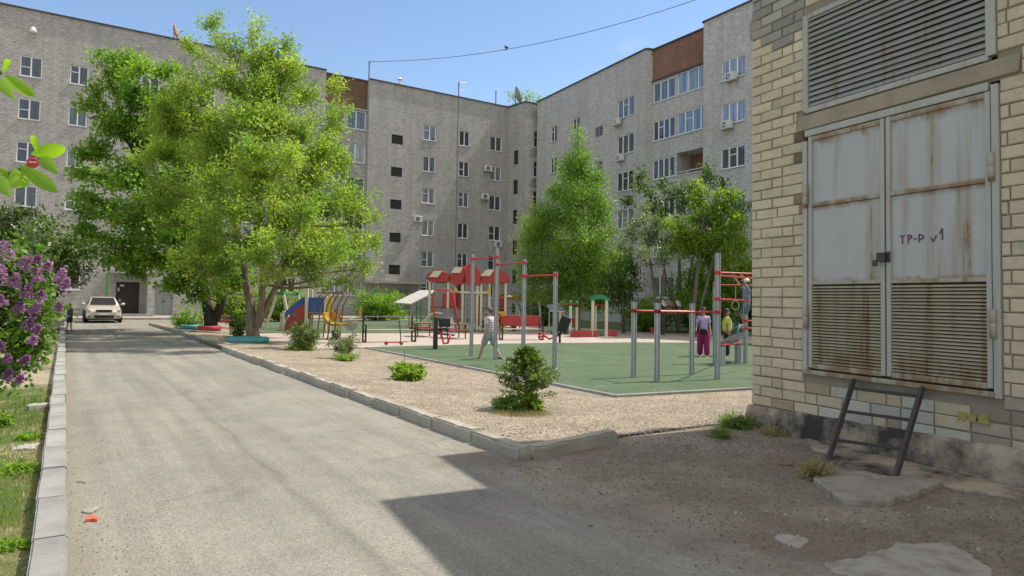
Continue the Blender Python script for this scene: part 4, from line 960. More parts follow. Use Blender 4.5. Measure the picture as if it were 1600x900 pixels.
# birch
bb = G(902, 519); dep = depth(bb)
tr = [[(bb+Vector((0, 0, -.1)), .16), (pw(903, 470), .13), (pw(905, 400), .11), (pw(903, 300), .07), (pw(904, 200), .02)]]
lumps = [(872, 296, 20), (936, 276, 17), (852, 325, 24), (948, 320, 20), (884, 252, 15), (922, 240, 12), (835, 360, 22), (904, 203, 9, 0), (903, 222, 13, 0), (898, 242, 17, 0), (912, 250, 16, 0), (890, 268, 22), (918, 275, 22), (905, 262, 22, 0), (880, 298, 24), (930, 300, 22), (905, 300, 34, -1), (862, 330, 26), (890, 335, 36, -1), (935, 335, 28), (845, 355, 24), (872, 372, 36), (915, 370, 44, -1.5), (952, 355, 18), (828, 340, 14), (818, 372, 18), (838, 392, 30), (880, 405, 40, -1), (930, 405, 36, -1), (815, 405, 20), (850, 425, 28), (955, 395, 22), (965, 425, 20), (900, 435, 34), (940, 440, 28), (862, 450, 26, .5), (830, 425, 22), (900, 465, 26), (935, 465, 24), (975, 400, 18), (820, 450, 18), (905, 400, 40, 2)]
_, k = tree('birch_tree', 'white stemmed birch with narrow pointed light green crown behind the playground', 'tree', bb, tr, bl(bb, lumps), M['birch_leaf'], M['birchbark'], twigs=50, per=60, lsize=.115, aspect=.6, up=.1, spread=.2, droop=.7, hang=.35); NL += k
# trees before the right block
def side_tree(name, px, pb, label, lumps, mat, stems, **kw):
    global NL
    b = G(px, pb); d0 = depth(b); tr = []
    for st in stems: tr.append([((b if i == 0 else PD(x, y, d0)), r) for i, (x, y, r) in enumerate(st)])
    _, k = tree(name, label, 'tree', b, tr, bl(b, lumps), mat, kw.pop('bark', M['greybark']), **kw); NL += k
side_tree('leafy_tree', 1083, 527, 'bright yellow green small tree before the lower floors of the right block', [(1095, 288, 11, 0), (1085, 312, 14, 0), (1108, 335, 20), (1150, 350, 22), (1075, 378, 24), (1110, 380, 26), (1050, 388, 18), (1122, 300, 14, 0), (1095, 318, 13, 0), (1125, 325, 18), (1150, 308, 12), (1090, 345, 20), (1120, 352, 24), (1145, 335, 16), (1062, 360, 20), (1088, 378, 26), (1125, 380, 26), (1150, 370, 18), (1045, 352, 12), (1070, 392, 18), (1105, 402, 22), (1140, 405, 24), (1160, 385, 14)], M['bright_leaf'],
          [[(1083, 527, .13), (1085, 470, .1), (1090, 420, .08), (1100, 340, .05)], [(1084, 480, .09), (1110, 420, .06), (1130, 350, .04)]], twigs=46, per=44, lsize=.17, up=.4, spread=.16)
side_tree('pale_tree', 1027, 525, 'thin tree with silvery pale green leaves left of the yellow green one', [(1010, 322, 12, 0), (1000, 345, 18), (1030, 350, 18), (985, 365, 18), (1012, 375, 24), (1045, 378, 18), (975, 385, 14), (1000, 400, 18), (1032, 402, 16)], M['pale_leaf'],
          [[(1027, 525, .09), (1022, 450, .07), (1012, 380, .05), (1008, 330, .03)], [(1025, 480, .06), (1040, 400, .04), (1030, 340, .02)]], twigs=40, per=40, lsize=.16, up=.4, spread=.15)
side_tree('rowan_tree', 1060, 522, 'sparse taller tree with dark drooping leaf tufts in front of the open loggia', [(1000, 290, 9), (1018, 300, 9), (1035, 285, 9), (1050, 300, 12), (1070, 300, 14), (1062, 315, 14), (1085, 292, 9), (1110, 280, 9), (1130, 288, 9), (985, 310, 9), (1020, 320, 12), (1140, 300, 10), (1000, 270, 6), (1105, 265, 6), (1040, 330, 14), (1165, 325, 14)], M['dark_leaf'],
          [[(1060, 522, .12), (1062, 440, .09), (1060, 360, .06), (1055, 290, .03)], [(1062, 420, .06), (1095, 340, .04), (1115, 275, .02)], [(1060, 430, .06), (1025, 360, .04), (1008, 270, .02)]], twigs=34, per=34, lsize=.22, up=.1, spread=.2, droop=.6)
side_tree('dark_tree', 1140, 524, 'dark leafy tree behind the woman and the boys', [(1140, 395, 18), (1118, 420, 24), (1155, 420, 24), (1100, 445, 22), (1135, 450, 28), (1165, 455, 22), (1090, 420, 16), (1160, 385, 12), (1180, 430, 30), (1070, 440, 14), (1060, 465, 20), (1110, 475, 26), (1150, 480, 24), (1085, 480, 20)], M['maple_leaf'],
          [[(1140, 524, .14), (1140, 450, .1), (1138, 400, .05)], [(1141, 490, .08), (1112, 440, .05)]], twigs=30, per=46, lsize=.22, up=.2, spread=.22)
side_tree('dark_tree', 975, 521, 'dark low tree filling the gap right of the birch', [(975, 415, 16), (962, 440, 22), (985, 445, 18), (950, 465, 18), (975, 470, 18), (990, 425, 12)], M['dark_leaf'],
          [[(975, 521, .1), (972, 460, .07), (975, 420, .04)]], twigs=30, per=46, lsize=.2, up=.2, spread=.2)
side_tree('flowering_tree', 50, 520, 'dark green tree with small white blossoms behind the lilac', [(5, 345, 26), (40, 338, 22), (70, 355, 26), (20, 375, 32), (60, 390, 34), (100, 385, 24), (125, 395, 20), (90, 420, 32), (30, 425, 40), (60, 455, 30), (100, 445, 22), (130, 425, 16), (-30, 380, 50), (75, 475, 18), (-60, 440, 50)], M['dark_leaf'],
          [[(50, 520, .2), (52, 470, .16), (45, 400, .1), (40, 350, .05)], [(52, 480, .12), (85, 430, .08), (100, 390, .05)]], twigs=22, per=50, lsize=.22, up=.2, spread=.2, flower=(M['white_flower'], 420, .07))
# tree top above the roof corner, standing behind the block
b = CAM+ray(822, 470)*(66/ray(822, 470).y); b.z = 0; d0 = depth(b)
_, k = tree('poplar_tree', 'tree top showing above the roof where the blocks meet', 'tree', b, [[(b, .35), (PD(822, 300, d0), .25), (PD(822, 150, d0), .06)]], [(PD(x, y, d0), r*d0/FPX) for x, y, r in ((800, 152, 9), (815, 148, 9), (835, 150, 9), (845, 158, 8), (822, 170, 20), (800, 175, 14), (845, 180, 14))], M['birch_leaf'], M['greybark'], twigs=10, per=22, lsize=.3, spread=.3); NL += k

# ---------- bushes
def bush(name, label, cat, base, h, r, mat, n=900, lsize=.08, stems=7, squash=1., flowers=None, group=None, up=.5, barkm=None, aspect=.5, gap=.0, low=.12):
    base = Vector(base); root = empty(name, base, label, cat, group); tm = MB(); P = []; D = []; T = []
    for s in range(stems):
        a = 2*math.pi*s/stems+random.uniform(-.4, .4); rr = r*random.uniform(.3, .95); top = Vector((math.cos(a)*rr, math.sin(a)*rr, h*random.uniform(.6, 1.)*(1-.35*rr/r)))
        pts = curve_pts((math.cos(a)*.03, math.sin(a)*.03, 0), top, Vector((0, 0, -.1*h)), 6); tm.tube(pts, [max(.004, .012*h*(1-.15*i)) for i in range(6)], 5)
        tt = random.uniform(.2, .8)
        for k in range(max(2, int(n/stems/22))):
            f = random.uniform(low, 1.); i0 = min(4, int(f*5)); p = pts[i0].lerp(pts[min(5, i0+1)], f*5-i0); e = p+Vector((random.gauss(0, .32*r), random.gauss(0, .32*r), abs(random.gauss(0, .12*h))*up*1.4)); e.z = max(e.z, .03)
            tm.tube([p, (p+e)/2+Vector((0, 0, .02)), e], [.005*h+.001, .004*h, .002], 4, caps=False)
            for j in range(22): q = p.lerp(e, random.uniform(.35, 1.1))+rv(.05*r+.02); q.z = max(q.z, .015); P.append(tuple(q)); D.append(tuple((e-p).normalized()*.6)); T.append(tt+random.uniform(-.2, .2))
    tm.build('stem', barkm or M['greybark'], root, smooth=True)
    leaves('foliage', P, D, lsize, mat, root, aspect, T)
    if flowers:
        fm, cnt, sz = flowers; 
        for _ in range(cnt):
            c = Vector(random.choice(P)); c.z += .05; m2 = MB()
            for k in range(9): a = k*2*math.pi/9; m2.add([c, c+Vector((math.cos(a-.3)*sz, math.sin(a-.3)*sz, .01)), c+Vector((math.cos(a)*sz*1.25, math.sin(a)*sz*1.25, .02)), c+Vector((math.cos(a+.3)*sz, math.sin(a+.3)*sz, .01))], [(0, 1, 2, 3)])
            m2.ball(c+Vector((0, 0, .008)), sz*.4, 7, 5); m2.tube([c, (c.x, c.y, 0)], .003, 4); m2.build('flower', fm, root)
    return root
def gz(x, y): p = G(x, y); p.z = bedz(p.x, p.y) if p.x > 4 and p.y < 21 else 0.02; return p
# lilac on the left: stems, heart leaves and flower spikes
lb = PD(-45, 520, 8.7); lb.z = 0; ld = depth(PD(20, 500, 8.6))
lil = [(-40, 430, 60), (20, 420, 48), (60, 440, 34), (30, 480, 60), (75, 480, 30), (-20, 510, 70), (40, 530, 50), (70, 535, 24), (20, 575, 38), (-30, 590, 60), (50, 555, 30), (-80, 470, 80), (-90, 560, 70), (5, 390, 24), (30, 405, 28)]
lroot, k = tree('lilac_bush', 'purple lilac bush in full bloom at the left edge', 'bush', lb, [[(lb+Vector((.1*i, .15*(i % 3), 0)), .05), (PD(x, y, 8.6+.2*i), .035), (PD(x2, y2, 8.6), .02)] for i, (x, y, x2, y2) in enumerate(((-60, 620, -30, 500), (-40, 600, 30, 480), (-80, 600, -60, 450)))],
             [(PD(x, y, 8.6+random.uniform(-.3, .5)), r*8.6/FPX) for x, y, r in lil], M['lilac_leaf'], M['greybark'], twigs=230, per=20, lsize=.085, aspect=.72, up=.2, spread=.05, droop=.35, r0=.05)
NL += k
for (x, y, sz, tilt) in ((12, 392, 34, .0), (30, 408, 26, .3), (22, 438, 22, .0), (60, 430, 22, -.2), (90, 430, 22, .4), (98, 442, 18, .6), (40, 455, 20, .2), (65, 462, 16, 0), (28, 478, 16, .2), (50, 480, 22, .5), (88, 478, 16, .6), (40, 505, 18, .6), (52, 512, 14, .8), (48, 530, 14, .6), (5, 470, 16, -.3), (0, 430, 30, 0), (35, 560, 14, .5), (10, 585, 16, .4), (28, 590, 12, .8), (2, 540, 14, 0), (-20, 460, 30, 0), (72, 415, 14, .2), (58, 405, 12, .1), (-30, 500, 30, 0), (12, 560, 12, .2)):
    c = PD(x, y+sz*.5, 8.6-random.uniform(.35, .75)); ax = (Vector((0, 0, 1))+CR*tilt+rv(.12)).normalized(); ln = sz*1.0*8.2/FPX; P = []; D = []
    for j in range(190):
        f = random.random(); rr = ln*.40*(1-f*.75)*random.uniform(.4, 1.1); o_ = ax.orthogonal().normalized(); o_.rotate(Matrix.Rotation(random.uniform(0, 6.28), 3, ax)); P.append(tuple(c+ax*f*ln+o_*rr)); D.append(tuple(o_))
    fo = leaves('flower_spike', [tuple(Vector(p)-lb) for p in P], D, .03, M['lilac_flower'], lroot, .9, np.full(len(P), random.uniform(.3, .8)))
# foreground twig of a sapling at the left
TD = 1.05
tb = Vector((-1.25, 1.0, 0)); tw = empty('young_tree', tb, 'bright green leaves of a young tree reaching into the left edge', 'young tree')
mbt = MB(); A0 = PD(-330, 380, TD*1.1)
mbt.tube([Vector((0, 0, -.05)), Vector((.02, .02, .7)), (A0-tb), PD(-300, 100, TD*1.1)-tb, PD(-290, -300, TD*1.1)-tb], [.02, .017, .013, .01, .004], 7)
mbt.tube([A0-tb, PD(-150, 300, TD)-tb, PD(0, 277, TD)-tb, PD(40, 262, TD)-tb, PD(66, 243, TD)-tb], [.006, .005, .0035, .003, .0015], 6)
mbt.tube([PD(-300, 140, TD*1.1)-tb, PD(-150, 130, TD)-tb, PD(-4, 118, TD)-tb, PD(8, 108, TD)-tb], [.005, .004, .003, .0015], 6); mbt.build('stem', M['greybark'], tw, smooth=True)
for (x0, y0, x1, y1, wd, n_) in ((6, 116, 49, 147, 15, .2), (-4, 122, 28, 162, 17, -.2), (4, 114, 10, 100, 7, 0), (48, 241, 98, 232, 19, .3), (62, 245, 97, 277, 17, -.1), (30, 258, 86, 297, 19, .2), (22, 262, 30, 286, 22, 0), (-2, 262, 24, 285, 13, .3), (-12, 275, 22, 312, 22, -.3), (60, 240, 53, 218, 8, 0), (-30, 290, -80, 330, 22, 0), (-60, 285, -40, 240, 20, 0), (-90, 300, -70, 350, 22, .1), (-40, 118, -70, 160, 20, 0), (-60, 120, -40, 80, 18, 0)):
    a = PD(x0, y0, TD-.01); b = PD(x1, y1, TD-.04+n_*.08); ax = (b-a); ln = ax.length; ax.normalize(); sd_ = ax.cross(ray(x0, y0)).normalized(); nn = sd_.cross(ax); w_ = wd*TD/FPX*.5*1.0; m2 = MB(); N = 9; vs = []
    for i in range(N+1):
        t = i/N; ww = w_*math.sin(math.pi*t**.8)**.8*1.15 if 0 < t < 1 else .0004; c = a+ax*ln*t+nn*(.012*math.sin(t*2.5)*(1 if n_ >= 0 else -1))
        vs += [c-sd_*ww+nn*ww*.35-tb, c-tb, c+sd_*ww+nn*ww*.35-tb]
    m2.add(vs, [(3*i+k, 3*i+k+1, 3*i+k+4, 3*i+k+3) for i in range(N) for k in (0, 1)]); o = m2.build('leaf', M['twig_leaf'], tw, smooth=True)
    at = o.data.attributes.new('tint', 'FLOAT', 'POINT'); at.data.foreach_set('value', [random.uniform(.2, 1)]*len(o.data.vertices))
p = PD(51, 254, TD-.06); m2 = MB(); R = (-ray(51, 254)).to_track_quat('Z', 'Y').to_matrix(); m2.lathe([(.0068, -.001), (.0075, 0), (.0075, .002), (.0068, .003)], (0, 0, 0), 20, 'z', R); o = m2.build('red_round_tag', M['red'], None, loc=p, smooth=False); tag(o, 'small round red tag with white marks among the bright leaves', 'tag')
m2 = MB(); 
for k, (dx, wd) in enumerate(((-.0036, .0016), (-.0012, .0018), (.0012, .0016), (.0035, .0018))): m2.box(R @ Vector((dx, .0006, .0034)), (wd, .0022, .0004), R)
q = m2.build('marking', M['white'], o)

# small plants of the gravel bed
def spruce(px, pb, ptop, wpx, label, n=34, dens=1.):
    b = gz(px, pb); h = HZ((px, pb), ptop)-b.z; r = wpx/2*depth(b)/FPX; root = empty('spruce_sapling', b, label, 'young spruce'); tm = MB(); P = []; D = []; T = []
    tm.tube([(0, 0, 0), (.01, 0, h*.5), (0, 0, h*.97)], [.022, .016, .004], 7)
    for k in range(int(n*dens*4)):
        f = random.random(); z = h*(.28+.68*f); a = random.uniform(0, 6.28); prof = (min(1, f/.22+.35))*(1-f)**.75*1.15+.05
        L_ = r*1.1*prof*random.uniform(.6, 1.22); e = Vector((math.cos(a)*L_, math.sin(a)*L_, z+L_*.28)); s = Vector((0, 0, z-.02))
        tm.tube([s, e], [.006, .002], 4, caps=False); tt = random.uniform(.1, .8)
        for j in range(int(46*dens)):
            q = s.lerp(e, random.uniform(.25, 1.06)); dv = (e-s).normalized(); P.append(tuple(q+rv(.012))); D.append(tuple(dv*.9+rv(.25))); T.append(tt if j % 3 else tt+.3)
    for k in range(9):
        a = random.uniform(0, 6.28); e = Vector((math.cos(a)*r*1.1, math.sin(a)*r*1.1, h*random.uniform(.12, .26))); s = Vector((0, 0, h*.22)); tm.tube([s, (s+e)/2+Vector((0, 0, .03)), e], [.006, .004, .002], 4)
        if k < 4:
            for j in range(40): P.append(tuple(s.lerp(e, random.uniform(.6, 1.05))+rv(.02))); D.append(tuple((e-s).normalized())); T.append(.2)
    tm.build('trunk', M['greybark'], root, smooth=True); leaves('needles', P, D, .05, M['spruce'], root, .4, T)
    return root
spruce(822, 648, 541, 90, 'bushy young spruce in the gravel bed near the drive')
bush('daylily_clump', 'low green plants with yellow flowers at the foot of the young spruce', 'plants', gz(795, 646), .17, .24, M['lilac_leaf'], 1700, .11, 16, group=None, aspect=.2, low=.0, flowers=None)
bush('tulip_clump', 'upright green leaves with yellow blooms right of the spruce stem', 'flowers', gz(828, 648), .25, .13, M['bright_leaf'], 500, .17, 14, aspect=.22, low=0, flowers=(M['yellow'], 5, .022))
bush('peony_plant', 'rounded bright green peony in the middle of the gravel bed', 'plant', gz(638, 597), .29, .29, M['bright_leaf'], 3000, .10, 26, aspect=.5, low=.1)
m2 = MB(); b = gz(631, 594); m2.tube([(0, 0, 0), (.01, 0, .3), (0, .01, .55)], [.008, .006, .004], 6); o = m2.build('plant_stake', M['ladder'], None, loc=b); tag(o, 'thin dark stake standing beside the bright green peony', 'stake')
bush('rose_bush', 'loose shrub with reddish twigs between the peony and the yellow swing', 'shrub', gz(538, 562), .95, .42, M['pale_leaf'], 1500, .07, 14, barkm=M['brownpipe'], low=.25)
bush('rose_bush', 'greener dense shrub left of the yellow swing bench', 'shrub', gz(475, 549), 1.05, .45, M['spruce'], 2600, .07, 14, low=.2)
bush('weed_clump', 'green weeds round the foot of the greener shrub', 'weeds', gz(470, 549), .16, .5, M['bright_leaf'], 1200, .07, 18, low=0)
bush('weed_clump', 'green weeds round the foot of the shrub with reddish twigs', 'weeds', gz(540, 566), .2, .32, M['maple_leaf'], 1100, .08, 18, low=0, aspect=.3)
bush('garden_shrub', 'dark leafy shrub just left of the ash trunk', 'shrub', gz(371, 528), 1.15, .42, M['dark_leaf'], 1200, .11, 10)
bush('garden_shrub', 'green shrub by the teal flower ring under the maple', 'shrub', gz(292, 516), 1.3, .8, M['maple_leaf'], 1800, .12, 14)
bush('round_bush', 'bright round bush behind between the two tree trunks', 'bush', G(370, 503), 2.5, 1.7, M['bright_leaf'], 5200, .17, 26)
bush('round_bush', 'large light green bush before the far block behind the grey bench', 'bush', G(590, 502), 2.7, 2.0, M['maple_leaf'], 6500, .17, 30)
bush('round_bush', 'green bush behind the cream swing frame', 'bush', G(440, 503), 2.6, 1.8, M['maple_leaf'], 5200, .17, 26)
bush('round_bush', 'small yellow green bush by the entrance canopy of the far block', 'bush', G(618, 500), .9, .9, M['bright_leaf'], 1500, .15, 14)
bush('round_bush', 'dark rounded bush behind the grey play shelter', 'bush', G(850, 510), 2.8, 1.5, M['dark_leaf'], 5000, .16, 26)
bush('round_bush', 'low dark bush under the windows of the right block', 'bush', G(1005, 510), 2.2, 1.6, M['dark_leaf'], 3500, .16, 20)
bush('round_bush', 'tall dark thicket under the yellow green tree', 'bush', G(1090, 520), 3.0, 1.9, M['dark_leaf'], 7000, .16, 30)
bush('round_bush', 'dark thicket between the pale tree and the birch', 'bush', G(1010, 519), 2.2, 1.5, M['maple_leaf'], 4500, .16, 24)
bush('round_bush', 'leafy thicket at the right edge of the play area', 'bush', G(1190, 524), 3.6, 2.0, M['dark_leaf'], 7000, .16, 30)
bush('round_bush', 'low shrub behind the workout rings near the substation corner', 'bush', G(1155, 512), 2.0, 1.8, M['maple_leaf'], 4000, .16, 20)
bush('round_bush', 'small bush at the left path edge below the flowering tree', 'bush', G(80, 512), 1.5, 1.0, M['maple_leaf'], 2200, .14, 16)
bush('weed_clump', 'tuft of grass at the substation corner', 'grass tuft', G(1150, 668), .16, .22, M['grass'], 1300, .12, 26, low=0, aspect=.08)
bush('weed_clump', 'small grass tuft in front of the tuft at the substation corner', 'grass tuft', G(1128, 684), .08, .14, M['grass'], 400, .08, 16, low=0, aspect=.08)
for (px, py, h_, r_, mt, lb_) in ((1205, 680, .05, .14, 'drygrass', 'low straw tuft along the plinth just right of the corner'),):
    bush('weed_clump', lb_, 'grass tuft', G(px, py), h_, r_, M[mt], 260, .08, 12, low=0, aspect=.08)
bush('weed_clump', 'dry grass tuft against the left foot of the ladder', 'grass tuft', G(1276, 748), .12, .09, M['drygrass'], 420, .12, 18, low=0, aspect=.07)
bush('dandelion_clump', 'low plant with yellow flowers in the grass left of the drive', 'flowers', Vector((-.62, 10.3, .01)), .12, .16, M['maple_leaf'], 600, .1, 14, low=0, aspect=.25, flowers=(M['yellow'], 6, .022))
bush('weed_clump', 'round green weed against the left kerb', 'weeds', Vector((-.3, 7.6, .0)), .1, .14, M['maple_leaf'], 600, .05, 14, low=0)
bush('weed_clump', 'small green weed close to the camera against the left kerb', 'weeds', Vector((-.22, 5.35, .0)), .06, .08, M['maple_leaf'], 300, .035, 12, low=0)
bush('weed_clump', 'green weed behind the white stone at the left kerb', 'weeds', Vector((-.28, 9.2, .0)), .08, .12, M['maple_leaf'], 400, .05, 12, low=0)

# grass: blades scattered where the lawn is green (uncountable)
def blades(name, fn, n, ln, mat, x0, x1, y0, y1, zf, label, patch=.0, near=True):
    P = []; D = []; T = []
    while len(P) < n:
        x = random.uniform(x0, x1); y = y0+(y1-y0)*random.random()**(1.5 if near else 1); k = fn(x, y)
        if random.random() < k: P.append((x, y, zf(x, y))); D.append((random.gauss(0, .25), random.gauss(0, .25), 1.6)); T.append(.5+.5*mnoise.noise(Vector((x*1.3, y*1.3, 3))))
    o = leaves(name, P, D, ln, mat, None, .09, T, fold=.0); return tag(o, label, 'grass', kind='stuff')
gf = lambda x, y: max(0, min(1, (mnoise.noise(Vector((x*1.1, y*.9, 0)))+mnoise.noise(Vector((x*3, y*3, 5)))*.5+.45+(-x-.5)*.45+(y-5)*.07)*1.6))*(1 if x < -.24 else .25)
blades('lawn_grass', gf, 60000, .06, M['grass'], -3.2, -.14, 2.6, 14, lambda x, y: .01, 'short patchy green grass left of the kerb')
blades('dry_grass', lambda x, y: .6*max(0, 1-gf(x, y)), 9000, .05, M['drygrass'], -2.5, -.14, 2.6, 13, lambda x, y: .01, 'dry straw coloured grass between the green patches')
sprc = G(815, 655)
blades('bed_grass', lambda x, y: max(0, 1-math.hypot((x-sprc.x)*1.1, (y-sprc.y)*1.6)/.55), 3200, .05, M['drygrass'], sprc.x-.6, sprc.x+.6, sprc.y-.5, sprc.y+.5, bedz, 'thin grass round the young spruce', near=False)
gb = G(1010, 515)
# pebbles
def pebbles(name, n, fn, mat, smin, smax, label):
    mb = MB()
    for _ in range(n):
        x, y, z = fn(); s = random.uniform(smin, smax)*random.uniform(.5, 1); a = random.uniform(0, 6.28); q = [Vector((math.cos(a+k*1.2566)*s*random.uniform(.7, 1.2), math.sin(a+k*1.2566)*s*random.uniform(.7, 1.2), 0)) for k in range(5)]
        c = Vector((x, y, z)); t = Vector((random.uniform(-.2, .2)*s, random.uniform(-.2, .2)*s, s*.75)); mb.add([c+v for v in q]+[c+t+v*.5 for v in q], [(0, 1, 6, 5), (1, 2, 7, 6), (2, 3, 8, 7), (3, 4, 9, 8), (4, 0, 5, 9), (5, 6, 7, 8, 9)])
    return tag(mb.build(name, mat), label, 'pebbles', kind='stuff')
def rect(x0, x1, y0, y1, zf, p=1.): return lambda: (lambda x, y: (x, y, zf(x, y)))(random.uniform(x0, x1), y0+(y1-y0)*random.random()**p)
pebbles('bed_gravel_grains', 9000, rect(4.2, 11, 6.1, 22, bedz, 1.7), M['gravel'], .006, .015, 'loose tan gravel grains of the sunlit bed')
pebbles('dark_gravel_grains', 5200, rect(4.2, 9, 6.1, 16, bedz, 1.7), M['darkstone'], .004, .010, 'dark grains mixed in the tan gravel')
zr = lambda x, y: .001
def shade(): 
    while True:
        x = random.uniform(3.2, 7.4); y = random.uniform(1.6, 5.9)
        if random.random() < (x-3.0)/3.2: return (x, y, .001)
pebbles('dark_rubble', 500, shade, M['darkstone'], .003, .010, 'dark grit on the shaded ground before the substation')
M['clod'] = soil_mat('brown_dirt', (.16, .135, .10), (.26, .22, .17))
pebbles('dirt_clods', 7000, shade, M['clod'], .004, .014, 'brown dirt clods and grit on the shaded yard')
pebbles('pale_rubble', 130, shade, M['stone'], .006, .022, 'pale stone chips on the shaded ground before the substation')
pebbles('spilled_gravel', 900, (lambda: (lambda t, k: (7.94+.26*t+abs(k), 8.72+12.2*t, TZ+.001))(random.random(), random.gauss(0, .22))), M['gravel'], .005, .012, 'gravel spilled over the left edge of the turf')
pebbles('turf_litter', 160, rect(9, 17, 8.5, 19, lambda x, y: TZ+.001), M['stone'], .012, .03, 'pale leaf scraps and grit scattered on the green turf')
pebbles('kerb_grit', 900, rect(.09, .75, 3.2, 14, zr, 1.6), M['darkstone'], .003, .007, 'grit gathered along the left kerb')
pebbles('kerb_chips', 260, rect(.09, .6, 3.2, 14, zr, 1.6), M['stone'], .004, .013, 'pale chips and straw along the left kerb')
rock('stone_block', [(-.36, 11.45), (-.14, 11.5), (-.13, 11.72), (-.35, 11.68)], -.02, .09, M['stone'], 'small pale stone block against the left kerb', 'stone', seed=7)
rock('flat_stone', [(-.40, 8.65), (-.2, 8.6), (-.16, 8.85), (-.36, 8.9)], -.02, .04, M['stone'], 'flat pale stone against the left kerb near the weeds', 'stone', seed=8)
rock('litter_scrap', [(.19, 5.8), (.25, 5.78), (.27, 5.86), (.21, 5.9)], 0, .02, M['litter'], 'crumpled orange scrap on the drive by the left kerb', 'litter', seed=9)
rock('flat_stone', [tuple(G(x, y)[:2]) for x, y in ((133, 797), (150, 795), (152, 802), (136, 804))], 0, .012, M['concrete'], 'small grey stone beside the orange scrap', 'stone', seed=11)
m2 = MB(); a = G(120, 754); b = G(134, 755); m2.tube([a+Vector((0, 0, .008)), a.lerp(b, .5)+Vector((0, .01, .014)), b+Vector((0, 0, .008))], .007, 6); o = m2.build('dry_twig', M['drygrass'] if False else M['wood']); tag(o, 'short dry twig on the drive by the left kerb', 'twig')
m2 = MB(); a = G(1215, 726); b = G(1241, 728); m2.beam(a+Vector((0, 0, .012)), b+Vector((0, 0, .018)), .03, .02); o = m2.build('brick_chip', M['redbrick'], bevel=.004); tag(o, 'reddish sliver of brick on the shaded dirt', 'brick chip')
print('LEAVES', NL)

# ------------------------------------------------------------------ people
def skin_obj(name, verts, edges, mat, parent, levels=2, root=0):
    """verts: [(point, radius or (rx, ry))]; grows one continuous surface over the joint graph"""
    me = bpy.data.meshes.new(name); me.from_pydata([tuple(v[0]) for v in verts], edges, []); o = bpy.data.objects.new(name, me); C.objects.link(o); o.parent = parent
    me.materials.append(mat); sk = o.modifiers.new('skin', 'SKIN'); sk.use_smooth_shade = True
    for i, v in enumerate(verts):
        r = v[1] if hasattr(v[1], '__len__') else (v[1], v[1]); me.skin_vertices[0].data[i].radius = r; me.skin_vertices[0].data[i].use_root = (i == root)
    sub = o.modifiers.new('sub', 'SUBSURF'); sub.levels = levels; sub.render_levels = levels
    return o
def limb(hip, a1, l1, a2, l2, side=0.):
    """angles from straight down, positive = forward (+Y local)"""
    k = hip+Vector((side*l1, math.sin(a1)*l1, -math.cos(a1)*l1)); e = k+Vector((side*l2*.6, math.sin(a2)*l2, -math.cos(a2)*l2)); return k, e
SKINS = {}
